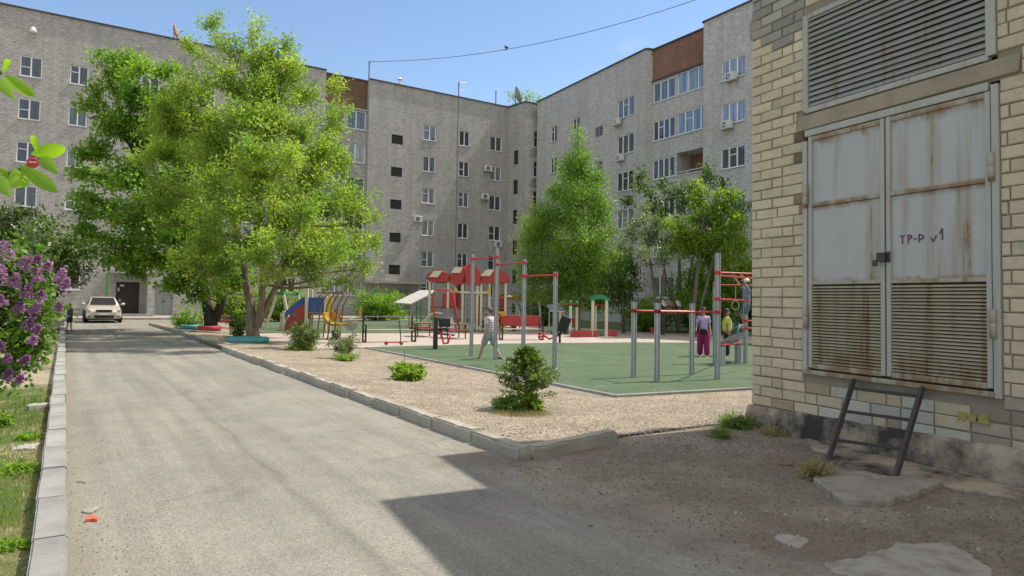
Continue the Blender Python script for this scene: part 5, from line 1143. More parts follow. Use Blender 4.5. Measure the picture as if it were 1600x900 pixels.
def person(loc, rz, H, label, legs, arms, shirt, trousers, hair, skin=(.42, .25, .17), shorts=False, wide=1., lean=0., long_sleeve=False, shoe=(.5, .45, .4), hairlen=0., head_turn=0., pattern=None, group=None, female=False, chubby=1.):
    root = empty('person', loc, label, 'person', group, rz); s = H/1.72
    ms = M.get(('skin', skin)) or paint('skin_%d' % len(SKINS), skin, .5, .05); SKINS[skin] = ms; M[('skin', skin)] = ms
    def V(x, y, z): return Vector((x*s, (y+math.sin(lean)*max(0, z-.9))*s, z*s))
    low = []
    HP = []
    for sd, (a1, a2) in zip((-1, 1), legs):
        hip = V(sd*.09, 0, .90); k, f = limb(hip, a1, .42*s, a2, .42*s, sd*.03); HP.append((hip, k, f)); low.append(f.z)
    dz = min(low)-.065*s
    sh = Vector((0, 0, -dz))
    Vv, E_ = [], []
    def add(p, r, prev=None):
        Vv.append((p+sh, (r*s if not hasattr(r, '__len__') else (r[0]*s, r[1]*s)))); i = len(Vv)-1
        if prev is not None: E_.append((prev, i))
        return i
    cb = chubby
    pel = add(V(0, 0, .93), .115*cb); wa = add(V(0, 0, 1.08), .10*cb, pel); ch = add(V(0, 0, 1.28), .115*cb, wa); up_ = add(V(0, 0, 1.40), .085, ch)
    nk = add(V(0, .01, 1.47), .048, up_); h1 = add(V(0, .02, 1.545), .072, nk); h2 = add(V(0, .015, 1.62), .088, h1); h3 = add(V(0, .01, 1.685), .055, h2)
    for (hip, k, f) in HP:
        a = add(hip-Vector((0, 0, .03*s)), .085*cb, pel); b = add(hip.lerp(k, .5), .07*cb, a); c = add(k, .052, b); d_ = add(k.lerp(f, .4), .052, c); e = add(f, .033, d_); t = add(f+Vector((0, .13*s, -.045*s)), .03, e)
    hands = []
    for sd, (pitch, ab, elb) in zip((-1, 1), arms):
        S0 = V(sd*.165, 0, 1.395); dirv = Vector((sd*math.sin(ab), math.sin(pitch)*math.cos(ab), -math.cos(pitch)*math.cos(ab))); el = S0+dirv*.28*s
        p2 = pitch+elb; d2 = Vector((sd*math.sin(ab)*.8, math.sin(p2)*math.cos(ab), -math.cos(p2)*math.cos(ab))).normalized(); wr = el+d2*.24*s
        a = add(S0, .055, up_); b = add(S0.lerp(el, .5), .044, a); c = add(el, .037, b); c2 = add(el.lerp(wr, .4), .037, c); d_ = add(wr, .024, c2); hands.append((S0, el, wr))
        pm = add(wr+d2*.06*s, (.036, .02), d_); side = d2.cross(Vector((sd, 0, 0))); side = (Vector((0, 1, 0)) if side.length < .1 else side.normalized())
        for q, off in enumerate((-.027, -.009, .009, .027)):
            l_ = (.07, .082, .078, .06)[q]; f1_ = add(wr+d2*.10*s+side*off*s, .0095, pm); f2_ = add(wr+d2*(.10+l_*.6)*s+side*off*s*1.1+Vector((-sd*.012*s, 0, 0)), .0085, f1_); add(wr+d2*(.10+l_)*s+side*off*s+Vector((-sd*.03*s, 0, 0)), .007, f2_)
        t1 = add(wr+d2*.045*s+side*.04*s, .010, d_); add(wr+d2*.085*s+side*.06*s+Vector((-sd*.015*s, 0, 0)), .008, t1)
    body = skin_obj('body', Vv, E_, ms, root)
    # shirt
    Vv, E_ = [], []
    w0 = add(V(0, 0, .87), .150*cb*(1.08 if female else 1)); w1 = add(V(0, 0, 1.06), .142*cb, w0); w2 = add(V(0, 0, 1.27), .150*cb, w1); w3 = add(V(0, 0, 1.405), .102, w2)
    for S0, el, wr in hands:
        a = add(S0, .078, w3); b = add(S0.lerp(el, .8), .070, a)
        if long_sleeve: c = add(el, .05, b); add(wr, .038, c)
    skin_obj('shirt', Vv, E_, shirt, root)
    Vv, E_ = [], []
    p0 = add(V(0, 0, 1.03), .122*cb); pm_ = add(V(0, 0, .90), .138*cb, p0)
    for hip, k, f in HP:
        a = add(hip-Vector((0, 0, .05*s)), .108*wide*cb, pm_); b = add(hip.lerp(k, .55), .098*wide*cb, a)
        if shorts: add(hip.lerp(k, .98), .094*wide*cb, b)
        else: c = add(k, .086*wide, b); d_ = add(k.lerp(f, .5), .086*wide, c); add(k.lerp(f, 1.0), .082*wide, d_)
    skin_obj('trousers' if not shorts else 'shorts', Vv, E_, trousers, root)
    # hair, eyes, nose, mouth, ears
    hc = V(0, 0, 1.635)+sh; m_ = MB(); m_.ball(hc+Vector((0, -.012*s, .018*s)), (.094*s, .104*s, .100*s), 18, 12)
    m_.v = [(x, y if not (z < hc.z+.022*s and y > .02*s+hc.y) else hc.y+.02*s, z if z > hc.z-.06*s else hc.z-.06*s) for x, y, z in m_.v]
    if hairlen: m_.ball(hc+Vector((0, -.10*s, -.02*s)), .052*s, 10, 8)
    m_.build('hair', hair, root, smooth=True)
    m_ = MB(); 
    fy = hc.y+.083*s
    for sd in (-1, 1): m_.ball((sd*.033*s, fy, hc.z-.012*s), (.014*s, .008*s, .009*s), 8, 6); m_.build('eye', M['rubber'], root, smooth=True); m_ = MB()
    m_.ball((0, fy+.012*s, hc.z-.035*s), (.013*s, .018*s, .024*s), 8, 6); m_.build('nose', ms, root, smooth=True)
    m_ = MB(); m_.ball((0, fy-.004*s, hc.z-.07*s), (.024*s, .008*s, .006*s), 8, 6); m_.build('mouth', M['redp'], root, smooth=True)
    for sd in (-1, 1): m_ = MB(); m_.ball((sd*.088*s, hc.y, hc.z-.02*s), (.012*s, .022*s, .03*s), 8, 6); m_.build('ear', ms, root, smooth=True)
    msh = shoe if hasattr(shoe, 'name') else paint('shoe', shoe, .6, .2)
    for hip, k, f in HP: m_ = MB(); f = f+sh; m_.ball(f+Vector((0, .05*s, -.03*s)), (.048*s, .135*s, .036*s), 12, 8); m_.build('shoe', msh, root, smooth=True)
    return root, [(a+sh, b+sh, c+sh) for a, b, c in hands]
def stripes(name, a, b, sc):
    m, nt, bs = newmat(name); v = coords(nt); s = nd(nt, 'ShaderNodeSeparateXYZ'); nt.links.new(v, s.inputs[0])
    f = math_(nt, 'GREATER_THAN', math_(nt, 'FRACT', math_(nt, 'MULTIPLY', s.outputs[2], sc)), .6); nt.links.new(mix(nt, f, a, b), bs.inputs['Base Color']); bs.inputs['Roughness'].default_value = .9; return m
hairdark = paint('dark_hair', (.02, .016, .014), .6, .1); hairgrey = paint('ash_brown_hair', (.10, .085, .075), .6, .1); hairred = paint('ginger_hair', (.42, .19, .07), .6, .1)
lilacshirt = paint('lilac_cloth', (.46, .34, .56), .9, .08); magenta = paint('magenta_cloth', (.28, .012, .10), .9, .08); yellowshirt = paint('lime_yellow_cloth', (.56, .60, .12), .9, .08); blackcloth = paint('black_cloth', (.015, .015, .018), .9, .05)
def heading(v): return math.atan2(v.y, v.x)-math.pi/2
p, hs = person(G(764, 563), heading(-CR*.85+CF*.55), 1.47, 'boy in striped tee and pale denim shorts striding between the workout posts', [(.42, .34), (-.34, -.62)], [(-.15, .2, .3), (-.5, .45, .5)], stripes('striped_cloth', (.66, .62, .64), (.30, .20, .24), 22), paint('pale_denim', (.30, .36, .40), .9, .15), hairgrey, (.46, .27, .18), shorts=True, shoe=(.10, .08, .07), chubby=1.2)
p, hs = person(G(1099, 559), heading(-CR*.15-CF*.9), 1.50, 'woman in lilac tee and wide magenta trousers with black shoulder bag', [(.18, .05), (-.12, -.2)], [(.1, .12, .35), (.15, .22, .9)], lilacshirt, magenta, hairdark, (.40, .23, .16), wide=1.28, hairlen=1, shoe=(.6, .45, .4), female=True, chubby=1.12)
m_ = MB(); m_.ball((.02, .15, .80), (.12, .045, .085), 12, 8); m_.tube([(.10, .14, .84), (.12, .11, 1.1), (-.13, .05, 1.24), (-.13, -.1, 1.1)], .009, 5)
tag(m_.build('shoulder_bag', blackcloth, None, loc=p.location, rz=p.rotation_euler.z, smooth=True), 'small black bag on the hip of the woman in lilac', 'bag')
person(G(1136, 558), heading(CR*.9-CF*.25), 1.47, 'boy in lime yellow tee and black trousers standing side on', [(.03, .0), (-.03, -.06)], [(.05, .08, .25), (.0, .10, .2)], yellowshirt, blackcloth, hairdark, (.33, .19, .13), wide=1.1, shoe=(.03, .03, .03), chubby=1.22)
cl = G(1168, 571); cl.z = .98
person((cl.x+.02, cl.y+.05, .98), heading(-CR), 1.28, 'child in blue checked shirt and white cap standing up on the climbing rungs', [(.15, .1), (.35, -.25)], [(2.6, .15, .1), (2.4, .2, .2)], stripes('blue_checked_cloth', (.10, .16, .26), (.35, .4, .5), 30), paint('denim', (.10, .15, .24), .9, .15), hairdark, (.4, .24, .17), shorts=True, shoe=(.65, .2, .3))
pc = bpy.data.objects.get('person.003'); hh = 1.28/1.72; m_ = MB(); m_.ball((0, 0, 1.66*hh-.0), (.105*hh, .11*hh, .085*hh), 14, 8); m_.prism([(-.07*hh, .08*hh), (.07*hh, .08*hh), (.05*hh, .19*hh), (-.05*hh, .19*hh)], 1.65*hh, 1.665*hh)
tag(m_.build('cap', M['white'], None, loc=(cl.x+.02, cl.y+.05, .98+.06), rz=heading(-CR), smooth=True), 'white peaked cap on the head of the climbing child', 'cap')
p, hs = person(G(108, 517), heading(CR*.95+CF*.1), 1.20, 'small ginger boy in dark tee and navy shorts pointing towards the parked car', [(.1, .05), (-.1, -.15)], [(.3, .1, .5), (1.45, .15, .05)], paint('slate_cloth', (.10, .13, .15), .9, .1), paint('navy_cloth', (.02, .04, .13), .9, .05), hairred, (.52, .31, .22), shorts=True, shoe=(.05, .04, .05), chubby=1.2)
q = p.location; m_ = MB(); m_.ball((0, 0, 0), (.10, .06, .17), 10, 8, Matrix.Rotation(.35, 3, 'X')); tag(m_.build('white_bag', M['white'], None, loc=(q.x-.16, q.y-.12, .62), smooth=True), 'white bag at the side of the small pointing boy', 'bag')

# ------------------------------------------------------------------ parked saloon
def make_car(loc, rz, paintm, label):
    r = empty('parked_car', loc, label, 'car', rz=rz); Ln, Wd = 4.55, 1.80
    # stations along the car: y, half width low, half width high, z bottom, z shoulder
    ST = [(-2.27, .62, .60, .36, .58), (-2.22, .76, .72, .26, .70), (-2.05, .85, .80, .20, .78), (-1.75, .885, .84, .20, .86), (-1.2, .895, .855, .20, .95), (-.85, .90, .86, .2, .99), (0, .90, .865, .2, 1.0), (.9, .90, .865, .2, 1.03), (1.5, .895, .85, .2, 1.06), (1.95, .87, .80, .22, 1.07), (2.2, .80, .72, .30, 1.03), (2.28, .66, .6, .42, .9)]
    mb = MB(); n = 12; vs = []
    for y, wl, wh, zb, zt in ST:
        zm = zb+(zt-zb)*.45
        vs += [(-wl*.86, y, zb), (-wl, y, zb+.08), (-wl*1.005, y, zm), (-wh, y, zt-.05), (-wh*.9, y, zt), (-wh*.45, y, zt+.025), (wh*.45, y, zt+.025), (wh*.9, y, zt), (wh, y, zt-.05), (wl*1.005, y, zm), (wl, y, zb+.08), (wl*.86, y, zb)]
    fs = [(i*n+k, i*n+(k+1) % n, (i+1)*n+(k+1) % n, (i+1)*n+k) for i in range(len(ST)-1) for k in range(n)]; fs += [tuple(range(n)), tuple(range((len(ST)-1)*n, len(ST)*n))]
    mb.add(vs, fs); b = mb.build('body', paintm, r, smooth=True); sm = b.modifiers.new('s', 'SUBSURF'); sm.levels = 1; sm.render_levels = 2
    # cabin
    mb = MB(); CS = [(-.98, .76, .99), (-.15, .62, 1.43), (.35, .61, 1.475), (.95, .60, 1.44), (1.62, .70, 1.08)]
    vs = [];
    for y, w_, z in CS: vs += [(-.80 if z > 1.2 else -w_-.03, y, .98), (-w_, y, z-.04), (-w_*.85, y, z), (w_*.85, y, z), (w_, y, z-.04), (.80 if z > 1.2 else w_+.03, y, .98)]
    mb.add(vs, [(i*6+k, i*6+k+1, (i+1)*6+k+1, (i+1)*6+k) for i in range(4) for k in range(5)]+[tuple(range(6)), tuple(range(24, 30))]); b = mb.build('roof', paintm, r, smooth=True)
    mb = MB()
    def pane(p4, off): mb.add([Vector(p)+Vector(off) for p in p4], [(0, 1, 2, 3)])
    G_ = []
    mb.add([(-.66, -.99, 1.045), (.66, -.99, 1.045), (.53, -.22, 1.425), (-.53, -.22, 1.425)], [(0, 1, 2, 3)]); mb.build('windscreen', M['glass_car'], r); mb = MB()
    mb.add([(-.6, 1.6, 1.12), (.6, 1.6, 1.12), (.52, 1.02, 1.43), (-.52, 1.02, 1.43)], [(0, 1, 2, 3)]); mb.build('rear_window', M['glass_car'], r)
    for sd in (-1, 1):
        mb = MB(); mb.add([(sd*.815, -.72, 1.05), (sd*.82, .25, 1.05), (sd*.65, .25, 1.42), (sd*.655, -.12, 1.39)], [(0, 1, 2, 3)]); mb.build('side_window', M['glass_car'], r)
        mb = MB(); mb.add([(sd*.82, .32, 1.05), (sd*.80, 1.30, 1.07), (sd*.66, .92, 1.39), (sd*.65, .32, 1.42)], [(0, 1, 2, 3)]); mb.build('side_window', M['glass_car'], r)
        mb = MB(); mb.ball((sd*1.0, -.62, 1.06), (.12, .06, .075), 10, 8); mb.tube([(sd*.86, -.6, 1.02), (sd*.95, -.62, 1.04)], .02, 5); mb.build('wing_mirror', paintm, r, smooth=True)
        mb = MB(); mb.ball((sd*.66, -2.13, .70), (.17, .09, .07), 12, 8, Matrix.Rotation(-sd*.35, 3, 'Z')); mb.build('headlight', M['headlight'], r, smooth=True)
        mb = MB(); mb.b2(sd*.70-.08, sd*.70+.08, -2.26, -2.15, .34, .40); mb.build('fog_light', M['rubber'], r, bevel=.01)
        mb = MB(); mb.b2(sd*.70-.14, sd*.70+.14, 2.15, 2.27, .78, .92); mb.build('tail_light', M['red'], r, bevel=.02)
        for y in (-1.38, 1.32):
            mb = MB(); mb.lathe([(.18, -.1), (.30, -.105), (.325, -.08), (.33, 0), (.325, .08), (.30, .105), (.18, .1)], (sd*.81, y, .33), 24, 'x'); t_ = mb.build('wheel', M['rubber'], r, smooth=True)
            mb = MB(); mb.lathe([(.19, -.03), (.2, .03)], (sd*.89, y, .33), 20, 'x')
            for k in range(5): a = k*1.2566; mb.beam((sd*.915, y, .33), (sd*.915, y+.18*math.cos(a), .33+.18*math.sin(a)), .03, .04)
            mb.build('rim', M['steel'], t_)
            mb = MB(); mb.lathe([(.365, -.04), (.365, .012)], (sd*.905, y, .35), 24, 'x')
            mb.build('wheel_arch', M['rubber'], r)
    mb = MB(); mb.prism([(-.40, .74), (.40, .74), (.34, .62), (-.34, .62)], -2.305, -2.2, (0, 2, 1)); gr = mb.build('grille', M['rubber'], r, bevel=.01)
    mb = MB(); mb.b2(-.42, .42, -2.315, -2.25, .735, .76); mb.build('trim', M['steel'], gr)
    mb = MB(); mb.prism([(-.52, .44), (.52, .44), (.44, .28), (-.44, .28)], -2.285, -2.2, (0, 2, 1)); mb.build('air_intake', M['rubber'], r, bevel=.01)
    mb = MB(); mb.b2(-.26, .26, -2.31, -2.28, .47, .58); mb.build('number_plate', M['white'], r)
    mb = MB(); mb.b2(-.8, .8, -2.0, 2.0, .16, .24); mb.build('underbody', M['rubber'], r)
    return r
m, nt, b_ = newmat('beige_car_paint'); b_.inputs['Base Color'].default_value = (.58, .52, .44, 1); b_.inputs['Metallic'].default_value = .25; b_.inputs['Roughness'].default_value = .38; b_.inputs['Coat Weight'].default_value = .6; b_.inputs['Coat Roughness'].default_value = .06; M['carpaint'] = m
m, nt, b_ = newmat('car_glass'); b_.inputs['Base Color'].default_value = (.02, .023, .025, 1); b_.inputs['Roughness'].default_value = .03; M['glass_car'] = m
m, nt, b_ = newmat('headlight_glass'); b_.inputs['Base Color'].default_value = (.5, .5, .5, 1); b_.inputs['Roughness'].default_value = .08; b_.inputs['Metallic'].default_value = .5; M['headlight'] = m
cg = (G(134, 505)+G(190, 505))/2
make_car((cg.x, cg.y+2.3, 0), 0, M['carpaint'], 'beige saloon car parked facing the camera before the dark entrance door')

# ------------------------------------------------------------------ workout posts and bars
def post(root, p, h, w_=.115, name='post'):
    mb = MB(); q = w_/2; g = .018
    prof = [(-q, -q), (-g, -q), (-g, -q+.012), (g, -q+.012), (g, -q), (q, -q), (q, -g), (q-.012, -g), (q-.012, g), (q, g), (q, q), (g, q), (g, q-.012), (-g, q-.012), (-g, q), (-q, q), (-q, g), (-q+.012, g), (-q+.012, -g), (-q, -g)]
    mb.prism([(a+p.x, b+p.y) for a, b in prof], 0, h); o = mb.build(name, M['alu'], root)
    mb = MB(); mb.box((p.x, p.y, h+.008), (w_+.006, w_+.006, .014)); mb.build('cap', M['iron'], o); return o
def bar(root, a, b, r=.02, collar=True, m='red'):
    mb = MB(); mb.tube([a, b], r, 10); o = mb.build('bar', M[m], root, smooth=False)
    if collar:
        for e in (a, b): mb = MB(); mb.lathe([(.066, -.035), (.07, -.028), (.07, .028), (.066, .035)], (e[0], e[1], e[2]), 14); mb.build('collar', M[m], root, smooth=False)
    return o
g0 = Vector((9.68, 16.66, TZ)); W1 = empty('workout_bars', g0, 'row of four tall grey posts with stepped red pull up bars', 'workout bars')
P = [Vector((0, 0, 0)), Vector((0, -1.29, 0)), Vector((.02, -2.57, 0)), Vector((.05, -3.84, 0))]
for q, h in zip(P, (2.93, 3.02, 2.66, 2.30)): post(W1, q, h, .078)
for a, b, h in ((0, 1, 2.76), (1, 2, 2.56), (2, 3, 2.22)): bar(W1, P[a]+Vector((0, 0, h)), P[b]+Vector((0, 0, h)))
g0 = Vector((10.18, 10.62, TZ)); W2 = empty('workout_station', g0, 'low grey posts with red dip bars, climbing rungs and rings beside the substation corner', 'workout frame')
def Lc(x, y): return Vector((x-g0.x, y-g0.y, 0))
p1, p2, p3, p4, p5, p6 = Lc(10.18, 10.62), Lc(10.14, 9.9), Lc(11.84, 10.49), Lc(11.58, 9.56), Lc(14.64, 12.17), Lc(15.28, 11.68)
for q, h in ((p1, 1.62), (p2, 1.60), (p3, 1.60), (p4, 2.68), (p5, 2.18), (p6, 1.74)): post(W2, q, h, .085)
U = Vector((0, 0, 1))
bar(W2, p1+U*1.42, p3+U*1.42); bar(W2, p2+U*1.42, p4+U*1.42); bar(W2, p1+U*1.42, p2+U*1.42, .018)
p7 = Lc(13.9, 9.1); p8 = Lc(16.4, 10.9)
post(W2, p7, 2.6, .085); post(W2, p8, 2.6, .085)
bar(W2, p4+U*2.26, p7+U*2.26); bar(W2, p4+U*2.20, Lc(15.3, 10.4)+U*2.2, .018, False)
bar(W2, p4+U*1.70, p6+U*1.70); bar(W2, p5+U*2.10, p8+U*2.1); bar(W2, p6+U*1.15, p8+U*1.15, .018); bar(W2, p6+U*.95, p8+U*.95, .018)
for px, zt in ((1139, 2.1), (1166, 2.1)):
    q = G(px, 572); rr = Vector((q.x-g0.x, q.y-g0.y, 0)); a_ = p5+(p8-p5)*(.25 if px < 1150 else .55)
    a_ = a_+U*2.1; mb = MB(); mb.tube([a_, a_-U*.42], .012, 6); rp = mb.build('rope', M['ropes'], W2)
    mb = MB(); mb.tube([a_-U*.54+Vector((math.cos(t)*.10*CR.x, math.cos(t)*.10*CR.y, math.sin(t)*.12)) for t in np.linspace(0, 6.283, 17)], .016, 6, caps=False); mb.build('ring', M['wood'], W2, smooth=True)
# sit-up bench
q0 = G(1128, 574); q0.z = TZ; q1 = G(1153, 570)
IB = empty('incline_bench', q0, 'black inclined sit up board on grey stubs with a red edge', 'bench'); e1 = Vector((q1.x-q0.x, q1.y-q0.y, 0))
for q in (Vector((0, 0, 0)), e1): post(IB, q, .5, .13, 'leg')
mb = MB(); mb.tube([U*.53-e1*.1, e1*1.15+U*.53], .03, 8); mb.build('edge_bar', M['red'], IB); e2 = e1.normalized()
mb = MB(); mb.beam(e1*.2+U*.52+CF*.25, e1*1.6+U*.78+CF*.25, .35, .05); mb.build('board', M['iron'], IB, bevel=.015)
mb = MB(); mb.tube([e1*1.3+U*.5+CF*.4, e1*1.3+U*.85+CF*.4, e1*1.45+U*1.0+CF*.4, e1*1.75+U*1.0+CF*.4, e1*1.9+U*.6+CF*.4], .025, 8); mb.build('handle', M['teal'], IB, smooth=True)

# ------------------------------------------------------------------ benches
def park_bench(pa, pb, label, back, seat, backz=(.55, .80), arms=True):
    a, b = G(*pa), G(*pb); a.z = b.z = 0; d_ = (b-a); ln = d_.length; r = empty('park_bench', (a.x, a.y, .04), label, 'bench', rz=math.atan2(d_.y, d_.x))
    for x in (.05, ln-.05):
        mb = MB(); mb.b2(x-.03, x+.03, -.02, .04, 0, .42); mb.b2(x-.03, x+.03, .46, .52, 0, .95); mb.b2(x-.03, x+.03, .04, .46, 0, .05); mb.b2(x-.03, x+.03, .04, .46, .36, .42)
        if arms: mb.b2(x-.03, x+.03, -.02, .46, .60, .65); mb.b2(x-.03, x+.03, -.02, .04, .42, .6)
        mb.build('side_frame', M['iron'], r, bevel=.006)
    for k in range(4): mb = MB(); mb.b2(.09, ln-.09, .0+k*.11, .09+k*.11, .425, .46); mb.build('seat_slat', M[seat], r, bevel=.005)
    if back == 'rails':
        for z in (.6, .75, .92): mb = MB(); mb.b2(.08, ln-.08, .47, .49, z-.012, z+.012 if z < .9 else z+.03); mb.build('back_rail', M['steel'], r)
    else: mb = MB(); mb.b2(.08, ln-.08, .42, .458, backz[0], backz[1]); mb.build('backrest', M[back], r, bevel=.01)
    return r
park_bench((569, 537), (651, 536), 'long bench with thin grey back rails and black end frames behind the scooter', 'rails', 'wood')
park_bench((783, 533), (850, 533), 'bench with a red backrest board behind the striped boy', 'redp', 'wood', (.55, .98))
# small table and stools group behind bench
def stool_table(pt, label):
    q = G(*pt); r = empty('play_table', (q.x, q.y, .04), label, 'table'); mb = MB(); mb.b2(-.5, .5, -.35, .35, .55, .6); mb.build('tabletop', M['brownwood'], r, bevel=.01)
    for x, y in ((-.42, -.28), (.42, -.28), (-.42, .28), (.42, .28)): mb = MB(); mb.tube([(x, y, 0), (x, y, .55)], .025, 6); mb.build('leg', M['iron'], r)
    for sy in (-1, 1): mb = MB(); mb.b2(-.5, .5, sy*.62-.12, sy*.62+.12, .34, .38); mb.build('seat', M['redp'], r, bevel=.01)
    mb = MB()
    for x in (-.4, .4): mb.beam((x, -.62, .33), (x, .62, .33), .04)
    mb.build('crossbeam', M['iron'], r)
stool_table((662, 527), 'small brown table with red benches right of the long bench'); stool_table((708, 530), 'small brown table half hidden by the red exercise machine')
stool_table((348, 513), 'low table with red seats between the two big tree trunks')
# scooter
q = G(616, 541); q.z = .04; r = empty('kick_scooter', q, 'red kick scooter standing in front of the long bench', 'scooter', rz=-YAW)
mb = MB(); mb.b2(-.26, .2, -.06, .06, .07, .10); mb.build('deck', M['red'], r, bevel=.02)
for x in (-.28, .24): mb = MB(); mb.lathe([(.05, -.02), (.065, -.012), (.065, .012), (.05, .02)], (x, 0, .065), 14, 'y'); mb.build('wheel', M['redp'], r, smooth=True)
mb = MB(); mb.tube([(.2, 0, .1), (.22, 0, .22), (.16, 0, .80)], .018, 8); mb.build('stem', M['iron'], r)
mb = MB(); mb.tube([(.15, -.2, .8), (.15, .2, .8)], .018, 8); mb.build('handlebar', M['iron'], r)

# ------------------------------------------------------------------ exercise machines
q = G(680, 547); q.z = .045; r = empty('exercise_machine', q, 'red framed shoulder press machine with black post in front of the playhouse', 'exercise machine', rz=-YAW)
mb = MB(); mb.b2(-.07, .07, -.07, .07, 0, 1.0); mb.build('post', M['iron'], r, bevel=.01)
mb = MB(); mb.tube([(0, 0, .9), (-.05, -.05, 1.1), (-.1, -.08, 1.75), (-.02, -.08, 1.9), (.42, -.08, 1.9), (.55, -.08, 1.8), (.68, -.1, 1.1), (.74, -.1, .75)], .032, 10); mb.build('lever_frame', M['red'], r, smooth=True)
mb = MB(); mb.b2(.1, .44, -.2, .12, .60, .68); mb.build('seat', M['iron'], r, bevel=.03)
mb = MB(); mb.b2(.08, .46, .12, .18, .7, .98); mb.build('backrest', M['iron'], r, bevel=.03)
mb = MB(); mb.tube([(.05, 0, .7), (.18, -.1, .5), (.3, -.25, .18), (.42, -.25, .2), (.5, -.1, .5)], .035, 8); mb.build('footrest', M['red'], r, smooth=True)
mb = MB(); mb.tube([(.0, 0, .5), (.5, 0, .45), (.62, 0, .45)], .03, 8); mb.build('crossbeam', M['iron'], r)
q = G(877, 538); q.z = .04; r = empty('exercise_machine', q, 'low black and red leg press seat right of the red bench', 'exercise machine', rz=-YAW)
mb = MB(); mb.b2(-.1, -.02, -.05, .05, 0, .35); mb.beam((-.1, 0, .3), (.22, 0, .95), .1, .05); mb.build('frame', M['iron'], r, bevel=.01)
mb = MB(); mb.b2(-.4, .0, -.2, .2, .34, .41); mb.build('seat', M['iron'], r, bevel=.02)
mb = MB(); mb.beam((-.02, -.0, .42), (.2, 0, 1.0), .4, .05, up=(0, 1, 0)); mb.build('backrest', M['rubber'], r, bevel=.02)
mb = MB(); mb.tube([(-.1, 0, .3), (-.45, 0, .15), (-.75, 0, .35), (-.85, 0, .42)], .035, 8); mb.b2(-.9, -.62, -.18, .18, .22, .27); mb.build('footrest', M['red'], r)
q = G(1036, 524); q.z = .04; r = empty('exercise_machine', q, 'dark post with round white and rust red hand wheels on top', 'exercise machine', rz=-YAW)
mb = MB(); mb.b2(-.09, .09, -.09, .09, 0, 1.6); mb.build('post', M['ladder'], r, bevel=.01)
mb = MB(); mb.tube([(-.45, 0, 1.42), (.75, 0, 1.42)], .035, 8); mb.build('crossbar', M['redp'], r)
for x, mm in ((-.4, 'dish'), (.0, 'white'), (.35, 'dish'), (.75, 'white')):
    mb = MB(); R = Matrix.Rotation(.9, 3, 'Y') @ Matrix.Rotation(.75, 3, 'X'); mb.lathe([(.08, -.03), (.18, -.02), (.20, 0), (.18, .02), (.08, .03)], (x, -.1, 1.58), 16, 'z', R); mb.tube([(x, 0, 1.42), (x, -.08, 1.57)], .02, 6); mb.build('hand_wheel', M[mm], r, smooth=True)

# ------------------------------------------------------------------ playhouse
a = G(668, 517); b = G(800, 517); r = empty('playhouse', (a.x, a.y, .04), 'climbing playhouse with red gabled roofs, cream posts and yellow brackets', 'playhouse', rz=-YAW)
u = depth(a)/FPX                      # metres per photo pixel at its distance
def X(px): return (px-668)*u
def Z(py, px=700): return HZ((px, 517), py)-.04
def play_part(name, fn, mat, **k): mb = MB(); fn(mb); return mb.build(name, M[mat], r, **k)
for px, top, y in ((670, 434, 0), (699, 440, 0), (693, 437, 1.5), (709, 440, 1.2), (722, 440, 0), (745, 437, 0), (751, 430, 0), (764, 436, 0), (751, 430, 1.4), (789, 436, 0), (778, 438, 1.4), (722, 440, 1.5), (737, 440, 1.5)):
    play_part('post', lambda m: m.b2(X(px)-.06, X(px)+.06, y-.06, y+.06, 0, Z(top, px)), 'cream', bevel=.01)
for (x0, x1, xr, zt, ze, lab) in ((666, 702, 684, 421, 434, 1), (700, 726, 724, 415, 437, 0), (722, 752, 733, 412, 438, 1), (750, 794, 776, 418, 434, 1)):
    for y in (-.12, 1.62):
        play_part('gable_panel', lambda m: m.prism([(X(x0)-.05, Z(ze+3)), (X(x0), Z(ze-4)), (X((x0+xr)/2), Z(zt+3)), (X(xr), Z(zt)), (X((x1+xr)/2), Z(zt+5)), (X(x1), Z(ze-5)), (X(x1)+.05, Z(ze+2)), (X(x1)-.1, Z(ze+7)), (X(x0)+.3, Z(ze+8))], y-.02, y+.02, (0, 2, 1)), 'redp', bevel=.004)
    play_part('roof_panel', lambda m: m.add([(X(x0)-.03, -.1, Z(ze-2)), (X(xr), -.1, Z(zt)), (X(xr), 1.6, Z(zt)), (X(x0)-.03, 1.6, Z(ze-2)), (X(x0)-.03, -.1, Z(ze-2)-.04), (X(xr), -.1, Z(zt)-.04), (X(xr), 1.6, Z(zt)-.04), (X(x0)-.03, 1.6, Z(ze-2)-.04)], [(0, 1, 2, 3), (4, 5, 6, 7), (0, 1, 5, 4), (1, 2, 6, 5), (2, 3, 7, 6), (3, 0, 4, 7)]), 'redp')
    play_part('roof_panel', lambda m: m.add([(X(x1)+.03, -.1, Z(ze-2)), (X(xr), -.1, Z(zt)-.003), (X(xr), 1.6, Z(zt)-.003), (X(x1)+.03, 1.6, Z(ze-2)), (X(x1)+.03, -.1, Z(ze-2)-.04), (X(xr), -.1, Z(zt)-.043), (X(xr), 1.6, Z(zt)-.043), (X(x1)+.03, 1.6, Z(ze-2)-.04)], [(0, 1, 2, 3), (4, 5, 6, 7), (0, 1, 5, 4), (1, 2, 6, 5), (2, 3, 7, 6), (3, 0, 4, 7)]), 'redp')
